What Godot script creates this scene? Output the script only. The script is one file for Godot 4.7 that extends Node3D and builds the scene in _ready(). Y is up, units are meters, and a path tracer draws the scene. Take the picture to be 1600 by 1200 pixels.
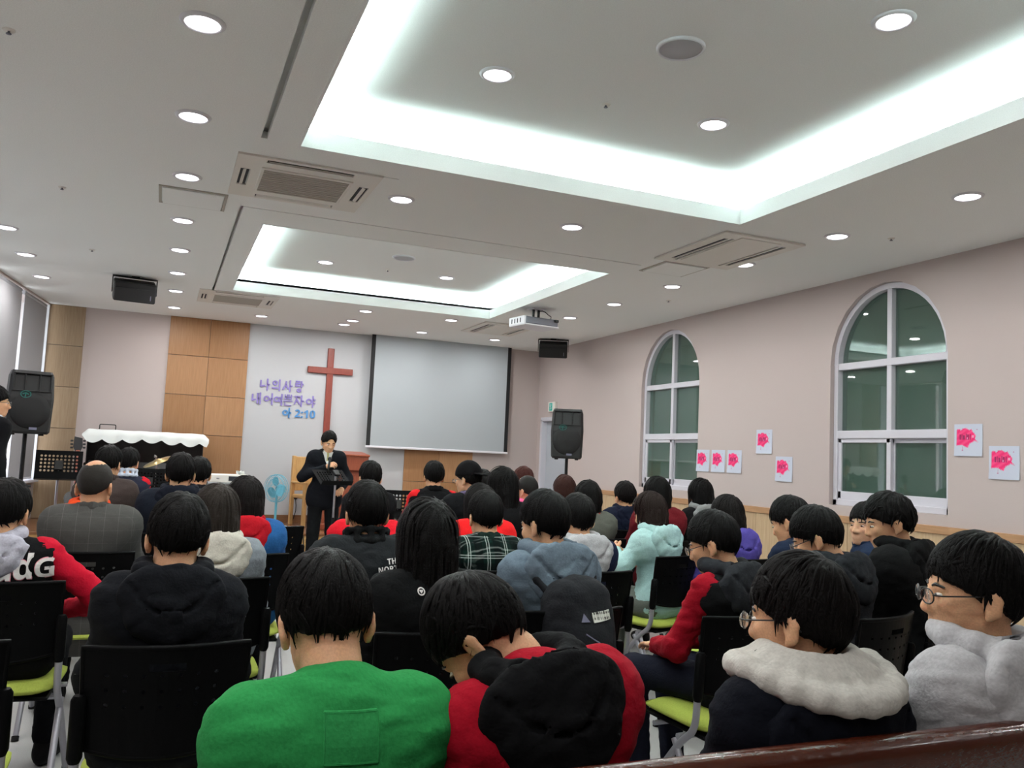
extends Node3D

const CEIL := 3.08
const FRONT := -12.18
const RIGHT := 5.47
var M := {}
var used := {}
var rng := RandomNumberGenerator.new()

# ------------------------------------------------------------------ materials
func noise_tex(freq: float, a: Color, b: Color, size := 256, octaves := 4, seed_ := 1, kind := FastNoiseLite.TYPE_SIMPLEX_SMOOTH) -> NoiseTexture2D:
	var n := FastNoiseLite.new()
	n.noise_type = kind
	n.frequency = freq
	n.fractal_octaves = octaves
	n.seed = seed_
	var t := NoiseTexture2D.new()
	t.noise = n
	t.width = size
	t.height = size
	t.seamless = true
	var g := Gradient.new()
	g.set_color(0, a)
	g.set_color(1, b)
	t.color_ramp = g
	return t

func noise_normal(freq: float, strength := 4.0, size := 256, octaves := 4, seed_ := 3) -> NoiseTexture2D:
	var n := FastNoiseLite.new()
	n.frequency = freq
	n.fractal_octaves = octaves
	n.seed = seed_
	var t := NoiseTexture2D.new()
	t.noise = n
	t.width = size
	t.height = size
	t.seamless = true
	t.as_normal_map = true
	t.bump_strength = strength
	return t

func mat(called: String, c: Color, rough := 0.7, metal := 0.0, spec := 0.5) -> StandardMaterial3D:
	var m := StandardMaterial3D.new()
	m.resource_name = called
	m.albedo_color = c
	m.roughness = rough
	m.metallic = metal
	m.metallic_specular = spec
	M[called] = m
	return m

func textured(m: StandardMaterial3D, tex: Texture2D, scale: Vector3, in_world := false) -> StandardMaterial3D:
	m.albedo_texture = tex
	m.uv1_triplanar = true
	m.uv1_world_triplanar = in_world
	m.uv1_scale = scale
	return m

func bumped(m: StandardMaterial3D, tex: Texture2D, amount: float, scale: Vector3) -> StandardMaterial3D:
	m.normal_enabled = true
	m.normal_texture = tex
	m.normal_scale = amount
	m.uv1_triplanar = true
	m.uv1_scale = scale
	return m

var cloth_normal: NoiseTexture2D
var cloth_tone: NoiseTexture2D
func cloth(c: Color, rough := 0.95) -> StandardMaterial3D:
	var key := "cloth_%s_%.2f" % [c.to_html(), rough]
	if M.has(key):
		return M[key]
	var m := mat(key, c, rough, 0.0, 0.25)
	m.albedo_texture = cloth_tone
	bumped(m, cloth_normal, 0.5, Vector3(7, 7, 7))
	M[key] = m
	return m

func make_materials() -> void:
	cloth_normal = noise_normal(0.05, 3.0, 256, 3, 8)
	cloth_tone = noise_tex(0.06, Color(0.86, 0.86, 0.86), Color(1, 1, 1), 256, 4, 9)
	var plaster := noise_normal(0.2, 1.5, 256, 2, 4)
	var m := mat("ceiling", Color(0.955, 0.965, 0.955), 0.95, 0, 0.2)
	textured(m, noise_tex(0.35, Color(0.93, 0.93, 0.93), Color(1, 1, 1), 256, 2, 5), Vector3(1.6, 1.6, 1.6), true)
	mat("coffer", Color(0.945, 0.955, 0.95), 0.9, 0, 0.2)
	textured(M.coffer, noise_tex(0.35, Color(0.95, 0.95, 0.95), Color(1, 1, 1), 256, 2, 5), Vector3(1.6, 1.6, 1.6), true)
	bumped(mat("pink_wall", Color(0.74, 0.695, 0.68), 0.85, 0, 0.25), plaster, 0.15, Vector3(2, 2, 2))
	bumped(mat("white_wall", Color(0.725, 0.735, 0.745), 0.8, 0, 0.25), plaster, 0.1, Vector3(2, 2, 2))
	var grain := noise_tex(0.03, Color(0.90, 0.875, 0.85), Color(1, 1, 1), 256, 5, 11)
	for w in [["wood_panel", Color(0.66, 0.50, 0.355), 0.45], ["wood_panel_b", Color(0.635, 0.475, 0.33), 0.45], ["wood_panel_c", Color(0.68, 0.52, 0.375), 0.45], ["wood_panel_grey", Color(0.60, 0.52, 0.42), 0.45], ["wood_panel_grey_b", Color(0.585, 0.505, 0.405), 0.45]]:
		textured(mat(w[0], w[1], w[2], 0, 0.4), grain, Vector3(5.0, 0.35, 5.0), true)
	textured(mat("wood_cap", Color(0.72, 0.57, 0.43), 0.4, 0, 0.4), grain, Vector3(5, 5, 0.4), true)
	textured(mat("wainscot", Color(0.775, 0.68, 0.55), 0.5, 0, 0.4), grain, Vector3(5, 0.35, 5), true)
	textured(mat("wainscot_b", Color(0.755, 0.66, 0.535), 0.5, 0, 0.4), grain, Vector3(5, 0.35, 5), true)
	textured(mat("stage_floor", Color(0.50, 0.34, 0.22), 0.25, 0, 0.5), grain, Vector3(0.6, 5, 6), true)
	textured(mat("stage_riser", Color(0.78, 0.62, 0.40), 0.5, 0, 0.4), grain, Vector3(0.5, 5, 5), true)
	textured(mat("baseboard", Color(0.50, 0.36, 0.25), 0.4), grain, Vector3(0.5, 5, 0.5), true)
	textured(mat("cross_wood", Color(0.53, 0.215, 0.16), 0.4), grain, Vector3(5, 1, 5))
	textured(mat("pulpit_wood", Color(0.56, 0.28, 0.19), 0.35), grain, Vector3(4, 0.7, 4))
	textured(mat("pew_wood", Color(0.28, 0.115, 0.06), 0.22, 0, 0.35), grain, Vector3(0.7, 6, 6))
	M.pew_wood.clearcoat_enabled = true
	M.pew_wood.clearcoat = 0.35
	M.pew_wood.clearcoat_roughness = 0.12
	bumped(M.pew_wood, noise_normal(0.09, 3.0, 256, 3, 14), 0.25, Vector3(1.5, 6, 6))
	textured(mat("light_wood", Color(0.82, 0.66, 0.43), 0.5), grain, Vector3(4, 0.6, 4))
	textured(mat("floor", Color(0.84, 0.845, 0.84), 0.42, 0, 0.4), noise_tex(0.4, Color(0.68, 0.68, 0.67), Color(1, 1, 1), 512, 3, 21), Vector3(1.6, 1.6, 1.6), true)
	mat("screen_white", Color(0.655, 0.685, 0.70), 0.75, 0, 0.3)
	mat("black_border", Color(0.03, 0.035, 0.045), 0.6)
	mat("white_metal", Color(0.86, 0.86, 0.88), 0.4)
	mat("frame_grey", Color(0.80, 0.80, 0.83), 0.45)
	mat("door_grey", Color(0.70, 0.73, 0.76), 0.5)
	mat("gasket", Color(0.10, 0.10, 0.11), 0.7)
	mat("film", Color(0.62, 0.67, 0.63), 0.9, 0, 0.2)
	textured(M.film, noise_tex(0.01, Color(0.88, 0.9, 0.88), Color(1, 1, 1), 256, 3, 31), Vector3(0.4, 0.4, 0.4), true)
	var gl := mat("glass", Color(0.30, 0.42, 0.37, 0.45), 0.02, 0, 0.75)
	gl.transparency = BaseMaterial3D.TRANSPARENCY_ALPHA
	var cg := mat("clear_glass", Color(0.95, 1, 1, 0.08), 0.02, 0, 0.5)
	cg.transparency = BaseMaterial3D.TRANSPARENCY_ALPHA
	mat("blind", Color(0.60, 0.60, 0.61), 0.9, 0, 0.2)
	bumped(M.blind, cloth_normal, 0.3, Vector3(5, 5, 5))
	mat("plastic_white", Color(0.86, 0.85, 0.82), 0.5)
	mat("vent_dark", Color(0.10, 0.11, 0.14), 0.7)
	mat("grille", Color(0.66, 0.64, 0.60), 0.7)
	mat("speaker_black", Color(0.035, 0.036, 0.04), 0.55)
	bumped(M.speaker_black, noise_normal(0.4, 3.0, 128, 2, 7), 0.3, Vector3(9, 9, 9))
	mat("speaker_grille", Color(0.028, 0.028, 0.031), 0.75)
	mat("teal_ink", Color(0.03, 0.36, 0.33), 0.6)
	mat("grey_ink", Color(0.42, 0.42, 0.50), 0.5)
	mat("projector_grey", Color(0.42, 0.43, 0.47), 0.5)
	mat("steel", Color(0.70, 0.70, 0.72), 0.3, 0.9)
	mat("chrome", Color(0.85, 0.85, 0.87), 0.12, 1.0)
	mat("brass", Color(0.72, 0.64, 0.46), 0.3, 1.0)
	mat("black_plastic", Color(0.018, 0.018, 0.02), 0.42, 0, 0.4)
	mat("rubber", Color(0.02, 0.02, 0.022), 0.8)
	mat("piano_black", Color(0.012, 0.012, 0.014), 0.18)
	mat("lace_white", Color(0.88, 0.90, 0.89), 0.9, 0, 0.2)
	mat("fan_blue", Color(0.42, 0.72, 0.80), 0.35)
	mat("purple_foam", Color(0.54, 0.49, 0.74), 0.85)
	mat("blue_foam", Color(0.32, 0.55, 0.77), 0.85)
	mat("sign_green", Color(0.04, 0.42, 0.40), 0.4)
	mat("paper_white", Color(0.84, 0.87, 0.93), 0.8)
	mat("chair_black", Color(0.045, 0.047, 0.05), 0.42, 0, 0.15)
	mat("chair_grey", Color(0.62, 0.62, 0.65), 0.38, 0.35)
	textured(mat("seat_lime", Color(0.72, 0.78, 0.36), 0.9, 0, 0.25), cloth_tone, Vector3(6, 6, 6))
	bumped(M.seat_lime, cloth_normal, 0.4, Vector3(9, 9, 9))
	var dl := mat("lamp_disc", Color(1, 1, 1), 0.5)
	dl.emission_enabled = true
	dl.emission = Color(1.0, 0.98, 1.0)
	dl.emission_energy_multiplier = 6.0
	var tb := mat("tube_lamp", Color(1, 1, 1), 0.5)
	tb.emission_enabled = true
	tb.emission = Color(0.93, 1.0, 0.99)
	tb.emission_energy_multiplier = 8.0
	var sg := mat("exit_glow", Color(0.05, 0.55, 0.5), 0.5)
	sg.emission_enabled = true
	sg.emission = Color(0.05, 0.55, 0.52)
	sg.emission_energy_multiplier = 0.5

# ------------------------------------------------------------------ nodes
func numbered(n: String) -> String:
	if not used.has(n):
		used[n] = 0
		return n
	used[n] += 1
	return "%s_%03d" % [n, used[n]]

func obj(called: String, mesh: Mesh, m: Material, parent: Node = null) -> MeshInstance3D:
	var o := MeshInstance3D.new()
	o.mesh = mesh
	if m:
		o.material_override = m
	if parent == null or parent == self:
		o.name = numbered(called)
		add_child(o)
	else:
		o.name = called
		parent.add_child(o, true)
	return o

func thing(called: String, label: String, category: String, at := Vector3.ZERO, turn := 0.0, group := "") -> Node3D:
	var o := Node3D.new()
	o.name = numbered(called)
	add_child(o)
	o.position = at
	o.rotation.y = turn
	tag(o, label, category, group)
	return o

func tag(o: Node, label: String, category: String, group := "", kind := "") -> Node:
	if label != "": o.set_meta("label", label)
	if category != "": o.set_meta("category", category)
	if group != "": o.set_meta("group", group)
	if kind != "": o.set_meta("kind", kind)
	return o

func struct(called: String, label: String, category: String) -> Node3D:
	var o := Node3D.new()
	o.name = numbered(called)
	add_child(o)
	tag(o, label, category, "", "structure")
	return o

# ------------------------------------------------------------------ shapes
func begin() -> SurfaceTool:
	var st := SurfaceTool.new()
	st.begin(Mesh.PRIMITIVE_TRIANGLES)
	return st

func done(st: SurfaceTool) -> ArrayMesh:
	st.generate_normals()
	return st.commit()

func tri_out(st: SurfaceTool, a: Vector3, b: Vector3, c: Vector3, out: Vector3) -> void:
	if (a - c).cross(a - b).dot(out) < 0.0:
		var t := b
		b = c
		c = t
	st.add_vertex(a)
	st.add_vertex(b)
	st.add_vertex(c)

func quad_out(st: SurfaceTool, a: Vector3, b: Vector3, c: Vector3, d: Vector3, out: Vector3) -> void:
	tri_out(st, a, b, c, out)
	tri_out(st, a, c, d, out)

func box(st: SurfaceTool, c: Vector3, s: Vector3, bev := 0.004, basis := Basis.IDENTITY) -> void:
	st.set_smooth_group(-1)
	var h := s * 0.5
	bev = minf(bev, minf(h.x, minf(h.y, h.z)) * 0.8)
	for ax in 3:
		for sg in [-1.0, 1.0]:
			var u := (ax + 1) % 3
			var v := (ax + 2) % 3
			var n := Vector3.ZERO
			n[ax] = sg
			var q: Array[Vector3] = []
			for k in [[-1, -1], [1, -1], [1, 1], [-1, 1]]:
				var p := Vector3.ZERO
				p[ax] = sg * h[ax]
				p[u] = k[0] * (h[u] - bev)
				p[v] = k[1] * (h[v] - bev)
				q.append(c + basis * p)
			quad_out(st, q[0], q[1], q[2], q[3], basis * n)
	if bev <= 0.0:
		return
	for ax in 3:
		var u := (ax + 1) % 3
		var v := (ax + 2) % 3
		for su in [-1.0, 1.0]:
			for sv in [-1.0, 1.0]:
				var a := Vector3.ZERO
				var b := Vector3.ZERO
				a[u] = su * h[u]; a[v] = sv * (h[v] - bev)
				b[u] = su * (h[u] - bev); b[v] = sv * h[v]
				var a1 := a; var a2 := a; var b1 := b; var b2 := b
				a1[ax] = -(h[ax] - bev); a2[ax] = h[ax] - bev
				b1[ax] = a1[ax]; b2[ax] = a2[ax]
				var n := Vector3.ZERO
				n[u] = su; n[v] = sv
				quad_out(st, c + basis * a1, c + basis * a2, c + basis * b2, c + basis * b1, basis * n)
	for sx in [-1.0, 1.0]:
		for sy in [-1.0, 1.0]:
			for sz in [-1.0, 1.0]:
				var e := Vector3(sx, sy, sz)
				var g := h - Vector3.ONE * bev
				tri_out(st, c + basis * (e * Vector3(h.x, g.y, g.z)), c + basis * (e * Vector3(g.x, h.y, g.z)), c + basis * (e * Vector3(g.x, g.y, h.z)), basis * e)

func boxm(c: Vector3, s: Vector3, bev := 0.004, basis := Basis.IDENTITY) -> ArrayMesh:
	var st := begin()
	box(st, c, s, bev, basis)
	return done(st)

func tube(st: SurfaceTool, pts: Array, r: Variant, sides := 10, caps := true) -> void:
	# r: a number or one radius for each point
	var n := pts.size()
	var rings := []
	var up := Vector3.UP
	var d0: Vector3 = (pts[1] - pts[0]).normalized()
	if absf(d0.dot(up)) > 0.9:
		up = Vector3.RIGHT
	for i in n:
		var d: Vector3
		if i == 0: d = pts[1] - pts[0]
		elif i == n - 1: d = pts[n - 1] - pts[n - 2]
		else: d = (pts[i + 1] - pts[i]).normalized() + (pts[i] - pts[i - 1]).normalized()
		d = d.normalized()
		var x := up.cross(d).normalized()
		var y := d.cross(x).normalized()
		up = y
		var rr: float = r[i] if r is Array or r is PackedFloat32Array else r
		var ring := []
		for k in sides:
			var a := TAU * k / sides
			ring.append(pts[i] + (x * cos(a) + y * sin(a)) * rr)
		rings.append(ring)
	st.set_smooth_group(0)
	for i in n - 1:
		for k in sides:
			var k2 := (k + 1) % sides
			var a: Vector3 = rings[i][k]
			var mid: Vector3 = (pts[i] + pts[i + 1]) * 0.5
			quad_out(st, a, rings[i][k2], rings[i + 1][k2], rings[i + 1][k], (a + rings[i + 1][k2]) * 0.5 - mid)
	if caps:
		st.set_smooth_group(-1)
		for k in sides:
			var k2 := (k + 1) % sides
			tri_out(st, pts[0], rings[0][k], rings[0][k2], pts[0] - pts[1])
			tri_out(st, pts[n - 1], rings[n - 1][k], rings[n - 1][k2], pts[n - 1] - pts[n - 2])

func tubem(pts: Array, r: Variant, sides := 10) -> ArrayMesh:
	var st := begin()
	tube(st, pts, r, sides)
	return done(st)

func rounded(pts: Array, rad: float, n := 5) -> Array:
	# a polyline with its inner corners rounded
	var out := [pts[0]]
	for i in range(1, pts.size() - 1):
		var p: Vector3 = pts[i]
		var a: Vector3 = p + (pts[i - 1] - p).normalized() * minf(rad, (pts[i - 1] - p).length() * 0.45)
		var b: Vector3 = p + (pts[i + 1] - p).normalized() * minf(rad, (pts[i + 1] - p).length() * 0.45)
		for k in n + 1:
			var t := float(k) / n
			out.append(a.lerp(p, t).lerp(p.lerp(b, t), t))
	out.append(pts[-1])
	return out

func lathe(st: SurfaceTool, prof: Array, segs := 24, xf := Transform3D.IDENTITY, smooth := true) -> void:
	# prof: Vector2(radius, height) points; turned round the y axis
	st.set_smooth_group(0 if smooth else -1)
	var mid := Vector2.ZERO
	for p in prof: mid += p
	mid /= prof.size()
	for i in prof.size() - 1:
		var p: Vector2 = prof[i]
		var q: Vector2 = prof[i + 1]
		var nn := Vector2(q.y - p.y, p.x - q.x)
		for k in segs:
			var a := TAU * k / segs
			var b := TAU * (k + 1) / segs
			var A := Vector3(cos(a), 0, sin(a))
			var B := Vector3(cos(b), 0, sin(b))
			var am := (A + B).normalized()
			var out := am * nn.x + Vector3.UP * nn.y
			if p.x > 1e-6:
				tri_out(st, xf * (A * p.x + Vector3.UP * p.y), xf * (B * p.x + Vector3.UP * p.y), xf * (A * q.x + Vector3.UP * q.y), xf.basis * out)
			if q.x > 1e-6:
				tri_out(st, xf * (B * p.x + Vector3.UP * p.y), xf * (B * q.x + Vector3.UP * q.y), xf * (A * q.x + Vector3.UP * q.y), xf.basis * out)

func extrude(st: SurfaceTool, poly: PackedVector2Array, depth: float, xf := Transform3D.IDENTITY) -> void:
	# polygon in xy, from z = 0 to z = depth
	st.set_smooth_group(-1)
	var ids := Geometry2D.triangulate_polygon(poly)
	for i in range(0, ids.size(), 3):
		var a := poly[ids[i]]; var b := poly[ids[i + 1]]; var c := poly[ids[i + 2]]
		tri_out(st, xf * Vector3(a.x, a.y, 0), xf * Vector3(b.x, b.y, 0), xf * Vector3(c.x, c.y, 0), xf.basis * Vector3(0, 0, -depth))
		tri_out(st, xf * Vector3(a.x, a.y, depth), xf * Vector3(b.x, b.y, depth), xf * Vector3(c.x, c.y, depth), xf.basis * Vector3(0, 0, depth))
	var cw := Geometry2D.is_polygon_clockwise(poly)
	for i in poly.size():
		var a := poly[i]
		var b := poly[(i + 1) % poly.size()]
		var o := Vector3(b.y - a.y, a.x - b.x, 0) * (-1.0 if cw else 1.0)
		quad_out(st, xf * Vector3(a.x, a.y, 0), xf * Vector3(b.x, b.y, 0), xf * Vector3(b.x, b.y, depth), xf * Vector3(a.x, a.y, depth), xf.basis * o)

func strokes(st: SurfaceTool, lines: Array, w: float, depth: float, xf: Transform3D) -> void:
	# flat lettering strokes of width w; each line is an Array of Vector2
	for l in lines:
		for poly in Geometry2D.offset_polyline(PackedVector2Array(l), w * 0.5, Geometry2D.JOIN_MITER, Geometry2D.END_BUTT):
			if not Geometry2D.is_polygon_clockwise(poly):
				extrude(st, poly, depth, xf)

func ring_poly(st: SurfaceTool, c: Vector2, ro: float, ri: float, depth: float, xf: Transform3D, n := 20) -> void:
	st.set_smooth_group(-1)
	for k in n:
		var a := Vector2.from_angle(TAU * k / n)
		var b := Vector2.from_angle(TAU * (k + 1) / n)
		var ao := c + a * ro; var bo := c + b * ro; var ai := c + a * ri; var bi := c + b * ri
		for z in [0.0, depth]:
			quad_out(st, xf * Vector3(ao.x, ao.y, z), xf * Vector3(bo.x, bo.y, z), xf * Vector3(bi.x, bi.y, z), xf * Vector3(ai.x, ai.y, z), xf.basis * Vector3(0, 0, z - depth * 0.5))
		var m := Vector3(a.x + b.x, a.y + b.y, 0)
		quad_out(st, xf * Vector3(ao.x, ao.y, 0), xf * Vector3(bo.x, bo.y, 0), xf * Vector3(bo.x, bo.y, depth), xf * Vector3(ao.x, ao.y, depth), xf.basis * m)
		quad_out(st, xf * Vector3(ai.x, ai.y, 0), xf * Vector3(bi.x, bi.y, 0), xf * Vector3(bi.x, bi.y, depth), xf * Vector3(ai.x, ai.y, depth), xf.basis * -m)

func text_mesh(words: String, size: float, depth: float, bold := true) -> TextMesh:
	var f := SystemFont.new()
	f.font_names = PackedStringArray(["Droid Sans"])
	f.font_weight = 700 if bold else 400
	var t := TextMesh.new()
	t.text = words
	t.font = f
	t.font_size = 64
	t.pixel_size = size / 64.0
	t.depth = depth
	t.curve_step = 2.0
	return t

# axis-aligned rectangles in xz, [x0, z0, x1, z1]
func minus(rects: Array, h: Array) -> Array:
	var out := []
	for r in rects:
		if h[0] >= r[2] or h[2] <= r[0] or h[1] >= r[3] or h[3] <= r[1]:
			out.append(r)
			continue
		if r[0] < h[0]: out.append([r[0], r[1], h[0], r[3]])
		if h[2] < r[2]: out.append([h[2], r[1], r[2], r[3]])
		var x0 := maxf(r[0], h[0])
		var x1 := minf(r[2], h[2])
		if r[1] < h[1]: out.append([x0, r[1], x1, h[1]])
		if h[3] < r[3]: out.append([x0, h[3], x1, r[3]])
	return out

# ------------------------------------------------------------------ setting
const LAMP := 0.92
const COVE := 5.4
const ORD := ["first", "second", "third", "fourth", "fifth", "sixth", "seventh", "eighth", "ninth", "tenth", "eleventh", "twelfth", "thirteenth", "fourteenth", "fifteenth"]

func downlight(at: Vector3, label: String, power: float, group := "recessed ceiling downlights") -> void:
	var t := thing("ceiling_downlight", label, "downlight", at, 0, group)
	if not M.has("downlight_trim"):
		var st := begin()
		lathe(st, [Vector2(0.070, 0.0), Vector2(0.070, -0.010), Vector2(0.078, -0.012), Vector2(0.090, -0.004), Vector2(0.091, 0.0)], 28)
		M.downlight_trim = done(st)
		st = begin()
		lathe(st, [Vector2(0.0001, -0.009), Vector2(0.04, -0.0085), Vector2(0.0702, -0.006), Vector2(0.0702, 0.0)], 28)
		M.downlight_lens = done(st)
	obj("trim_ring", M.downlight_trim, M.white_metal, t)
	obj("lens", M.downlight_lens, M.lamp_disc, t)
	var l := AreaLight3D.new()
	l.name = "lamp"
	l.area_size = Vector2(0.09, 0.09)
	l.light_color = Color(1.0, 0.99, 0.985)
	l.light_energy = power
	l.shadow_enabled = true
	l.area_range = 30.0
	l.area_attenuation = 2.0
	l.rotation.x = -PI / 2
	l.position.y = -0.016
	t.add_child(l)

func build_ceiling() -> void:
	var top := struct("ceiling", "grey-white plaster ceiling with square lit coffers", "ceiling")
	var coffers := [[0.60, -4.77, 3.63, -1.73], [0.60, -9.67, 3.63, -6.63]]
	var rects := [[-3.8, -12.6, 5.8, 4.6]]
	for c in coffers: rects = minus(rects, c)
	for g in [[0.385, -4.75, 0.42, -1.6], [0.395, -9.85, 0.42, -6.20], [0.395, -6.215, 3.70, -6.20], [0.30, -5.058, 1.25, -5.05]]:
		rects = minus(rects, g)
	var st := begin()
	for r in rects:
		box(st, Vector3((r[0] + r[2]) * 0.5, CEIL + 0.02, (r[1] + r[3]) * 0.5), Vector3(r[2] - r[0], 0.04, r[3] - r[1]), 0.0)
	obj("ceiling_board", done(st), M.ceiling, top)
	st = begin()
	rects = [[-3.8, -12.6, 5.8, 4.6]]
	for c in coffers: rects = minus(rects, [c[0] - 0.15, c[1] - 0.15, c[2] + 0.15, c[3] + 0.15])
	for r in rects:
		box(st, Vector3((r[0] + r[2]) * 0.5, CEIL + 0.11, (r[1] + r[3]) * 0.5), Vector3(r[2] - r[0], 0.10, r[3] - r[1]), 0.0)
	obj("roof_slab", done(st), M.ceiling, top)
	for c in coffers:
		var x0: float = c[0]; var z0: float = c[1]; var x1: float = c[2]; var z1: float = c[3]
		var xm := (x0 + x1) * 0.5; var zm := (z0 + z1) * 0.5; var w := x1 - x0; var d := z1 - z0
		st = begin()
		for s in [-1, 1]:
			box(st, Vector3(xm + s * (w * 0.5 + 0.004), CEIL + 0.0515, zm), Vector3(0.016, 0.107, d + 0.024), 0.0)
			box(st, Vector3(xm, CEIL + 0.0515, zm + s * (d * 0.5 + 0.004)), Vector3(w - 0.008, 0.107, 0.016), 0.0)
		obj("coffer_lip", done(st), M.coffer, top)
		st = begin()
		for s in [-1, 1]:
			box(st, Vector3(xm + s * (w * 0.5 + 0.16), CEIL + 0.15, zm), Vector3(0.02, 0.28, d + 0.34), 0.0)
			box(st, Vector3(xm, CEIL + 0.15, zm + s * (d * 0.5 + 0.16)), Vector3(w + 0.3, 0.28, 0.02), 0.0)
		obj("coffer_wall", done(st), M.coffer, top)
		obj("coffer_ceiling", boxm(Vector3(xm, CEIL + 0.26, zm), Vector3(w + 0.34, 0.04, d + 0.34), 0.0), M.coffer, top)
	# the tubes that light the coves
	var names := ["near", "far"]
	for i in 2:
		var c: Array = coffers[i]
		var xm: float = (c[0] + c[2]) * 0.5
		var zm: float = (c[1] + c[3]) * 0.5
		for k in 4:
			var turn := k * PI / 2
			var dir := Vector3(0, 0, -1).rotated(Vector3.UP, turn)
			var at := Vector3(xm, CEIL + 0.062, zm) + dir * (1.52 + 0.075)
			var t := thing("cove_tube_lamp", "white fluorescent tube hidden behind the %s lip of the %s ceiling coffer" % [["front", "left", "rear", "right"][k], names[i]], "tube lamp", at, turn, "cove tube lamps")
			obj("tube", tubem([Vector3(-1.48, 0, 0), Vector3(1.48, 0, 0)], 0.013, 10), M.tube_lamp, t)
			obj("holder", boxm(Vector3(0, -0.017, 0), Vector3(2.98, 0.010, 0.035), 0.002), M.white_metal, t)
			var l := AreaLight3D.new()
			l.name = "lamp"
			l.area_size = Vector2(2.94, 0.05)
			l.light_color = Color(0.90, 1.0, 0.985)
			l.light_energy = COVE
			l.shadow_enabled = true
			l.area_range = 30.0
			l.area_attenuation = 2.0
			l.rotation.x = PI / 2
			l.position.y = 0.016
			t.add_child(l)
	# downlights
	var P := LAMP
	var zl := [-11.38, -10.12, -9.03, -7.93, -6.85, -5.69, -4.61, -3.54, -2.43, -1.32, -0.2, 0.9]
	for i in zl.size():
		downlight(Vector3(0.03, CEIL, zl[i]), "round downlight, %s from the front wall in the ceiling row left of the coffers" % ORD[i], P)
	zl = [-8.97, -7.90, -6.78, -5.70, -4.65, -3.58, -2.48, -1.38, -0.28, 0.82]
	for i in zl.size():
		downlight(Vector3(4.39, CEIL, zl[i]), "round downlight, %s from the projector in the ceiling row beside the arched windows" % ORD[i], P)
	zl = [-10.14, -8.98, -7.90, -6.80, -5.70, -4.60, -3.50, -2.4, -1.3, -0.2]
	for i in zl.size():
		downlight(Vector3(-1.30, CEIL, zl[i]), "round downlight, %s from the front in the ceiling row beside the blinds" % ORD[i], P)
	downlight(Vector3(1.37, CEIL, -5.44), "round downlight between the two coffers, the left one of two", P)
	downlight(Vector3(2.65, CEIL, -5.44), "round downlight between the two coffers, the right one of two", P)
	var xs := [1.09, 2.17, 3.26, 4.36]
	for i in 4:
		downlight(Vector3(xs[i], CEIL, -11.35), "round downlight close to the front wall, %s from the orange wood panels" % ORD[i], P)
	downlight(Vector3(2.18, CEIL, -10.09), "round downlight above the cross, just in front of the far coffer", P)
	downlight(Vector3(3.27, CEIL, -10.07), "round downlight above the screen, just in front of the far coffer", P)
	downlight(Vector3(2.20, CEIL, -10.94), "brightest downlight, glaring white above the cross", P * 1.3)
	for c in [["near", -3.25], ["far", -8.11]]:
		for sx in [-1, 1]:
			for sz in [-1, 1]:
				downlight(Vector3(2.10 + sx * 0.66, CEIL + 0.24, c[1] + sz * 0.64), "round downlight inside the %s coffer, %s %s of four" % [c[0], "rear" if sz > 0 else "front", "left" if sx < 0 else "right"], P)
		var t := thing("ceiling_speaker", "flat round ceiling speaker in the middle of the %s coffer" % c[0], "speaker", Vector3(2.10, CEIL + 0.24, c[1] + 0.02), 0, "round ceiling speakers")
		st = begin()
		lathe(st, [Vector2(0.100, 0.0), Vector2(0.100, -0.012), Vector2(0.106, -0.014), Vector2(0.113, -0.008), Vector2(0.114, 0.0)], 36)
		obj("rim", done(st), M.white_metal, t)
		st = begin()
		lathe(st, [Vector2(0.0001, -0.009), Vector2(0.1, -0.008), Vector2(0.101, 0.0)], 36)
		obj("grille", done(st), mat("speaker_mesh_" + c[0], Color(0.72, 0.72, 0.74), 0.8), t)
	# sprinkler heads
	var sp := [[Vector3(-0.72, CEIL, -4.0), "sprinkler head above the blazer man, nearest on the left ceiling"], [Vector3(-0.75, CEIL, -6.4), "sprinkler head on the left ceiling, the middle one of three"], [Vector3(-0.7, CEIL, -8.4), "sprinkler head on the left ceiling, nearest the hanging speaker"], [Vector3(4.75, CEIL, -4.5), "sprinkler head near the right wall between two downlights"], [Vector3(4.75, CEIL, -7.4), "sprinkler head near the right wall, farther one"], [Vector3(2.10, CEIL + 0.24, -3.95), "sprinkler head inside the near coffer"], [Vector3(2.10, CEIL + 0.24, -8.75), "sprinkler head inside the far coffer"]]
	for s in sp:
		var t := thing("sprinkler_head", s[1], "sprinkler", s[0], 0, "sprinkler heads")
		st = begin()
		lathe(st, [Vector2(0.0001, -0.006), Vector2(0.022, -0.005), Vector2(0.026, 0.0)], 14)
		obj("flange", done(st), M.plastic_white, t)
		st = begin()
		lathe(st, [Vector2(0.005, -0.004), Vector2(0.005, -0.014), Vector2(0.011, -0.015), Vector2(0.011, -0.018), Vector2(0.0001, -0.018)], 10)
		obj("deflector", done(st), M.projector_grey, t)

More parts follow.
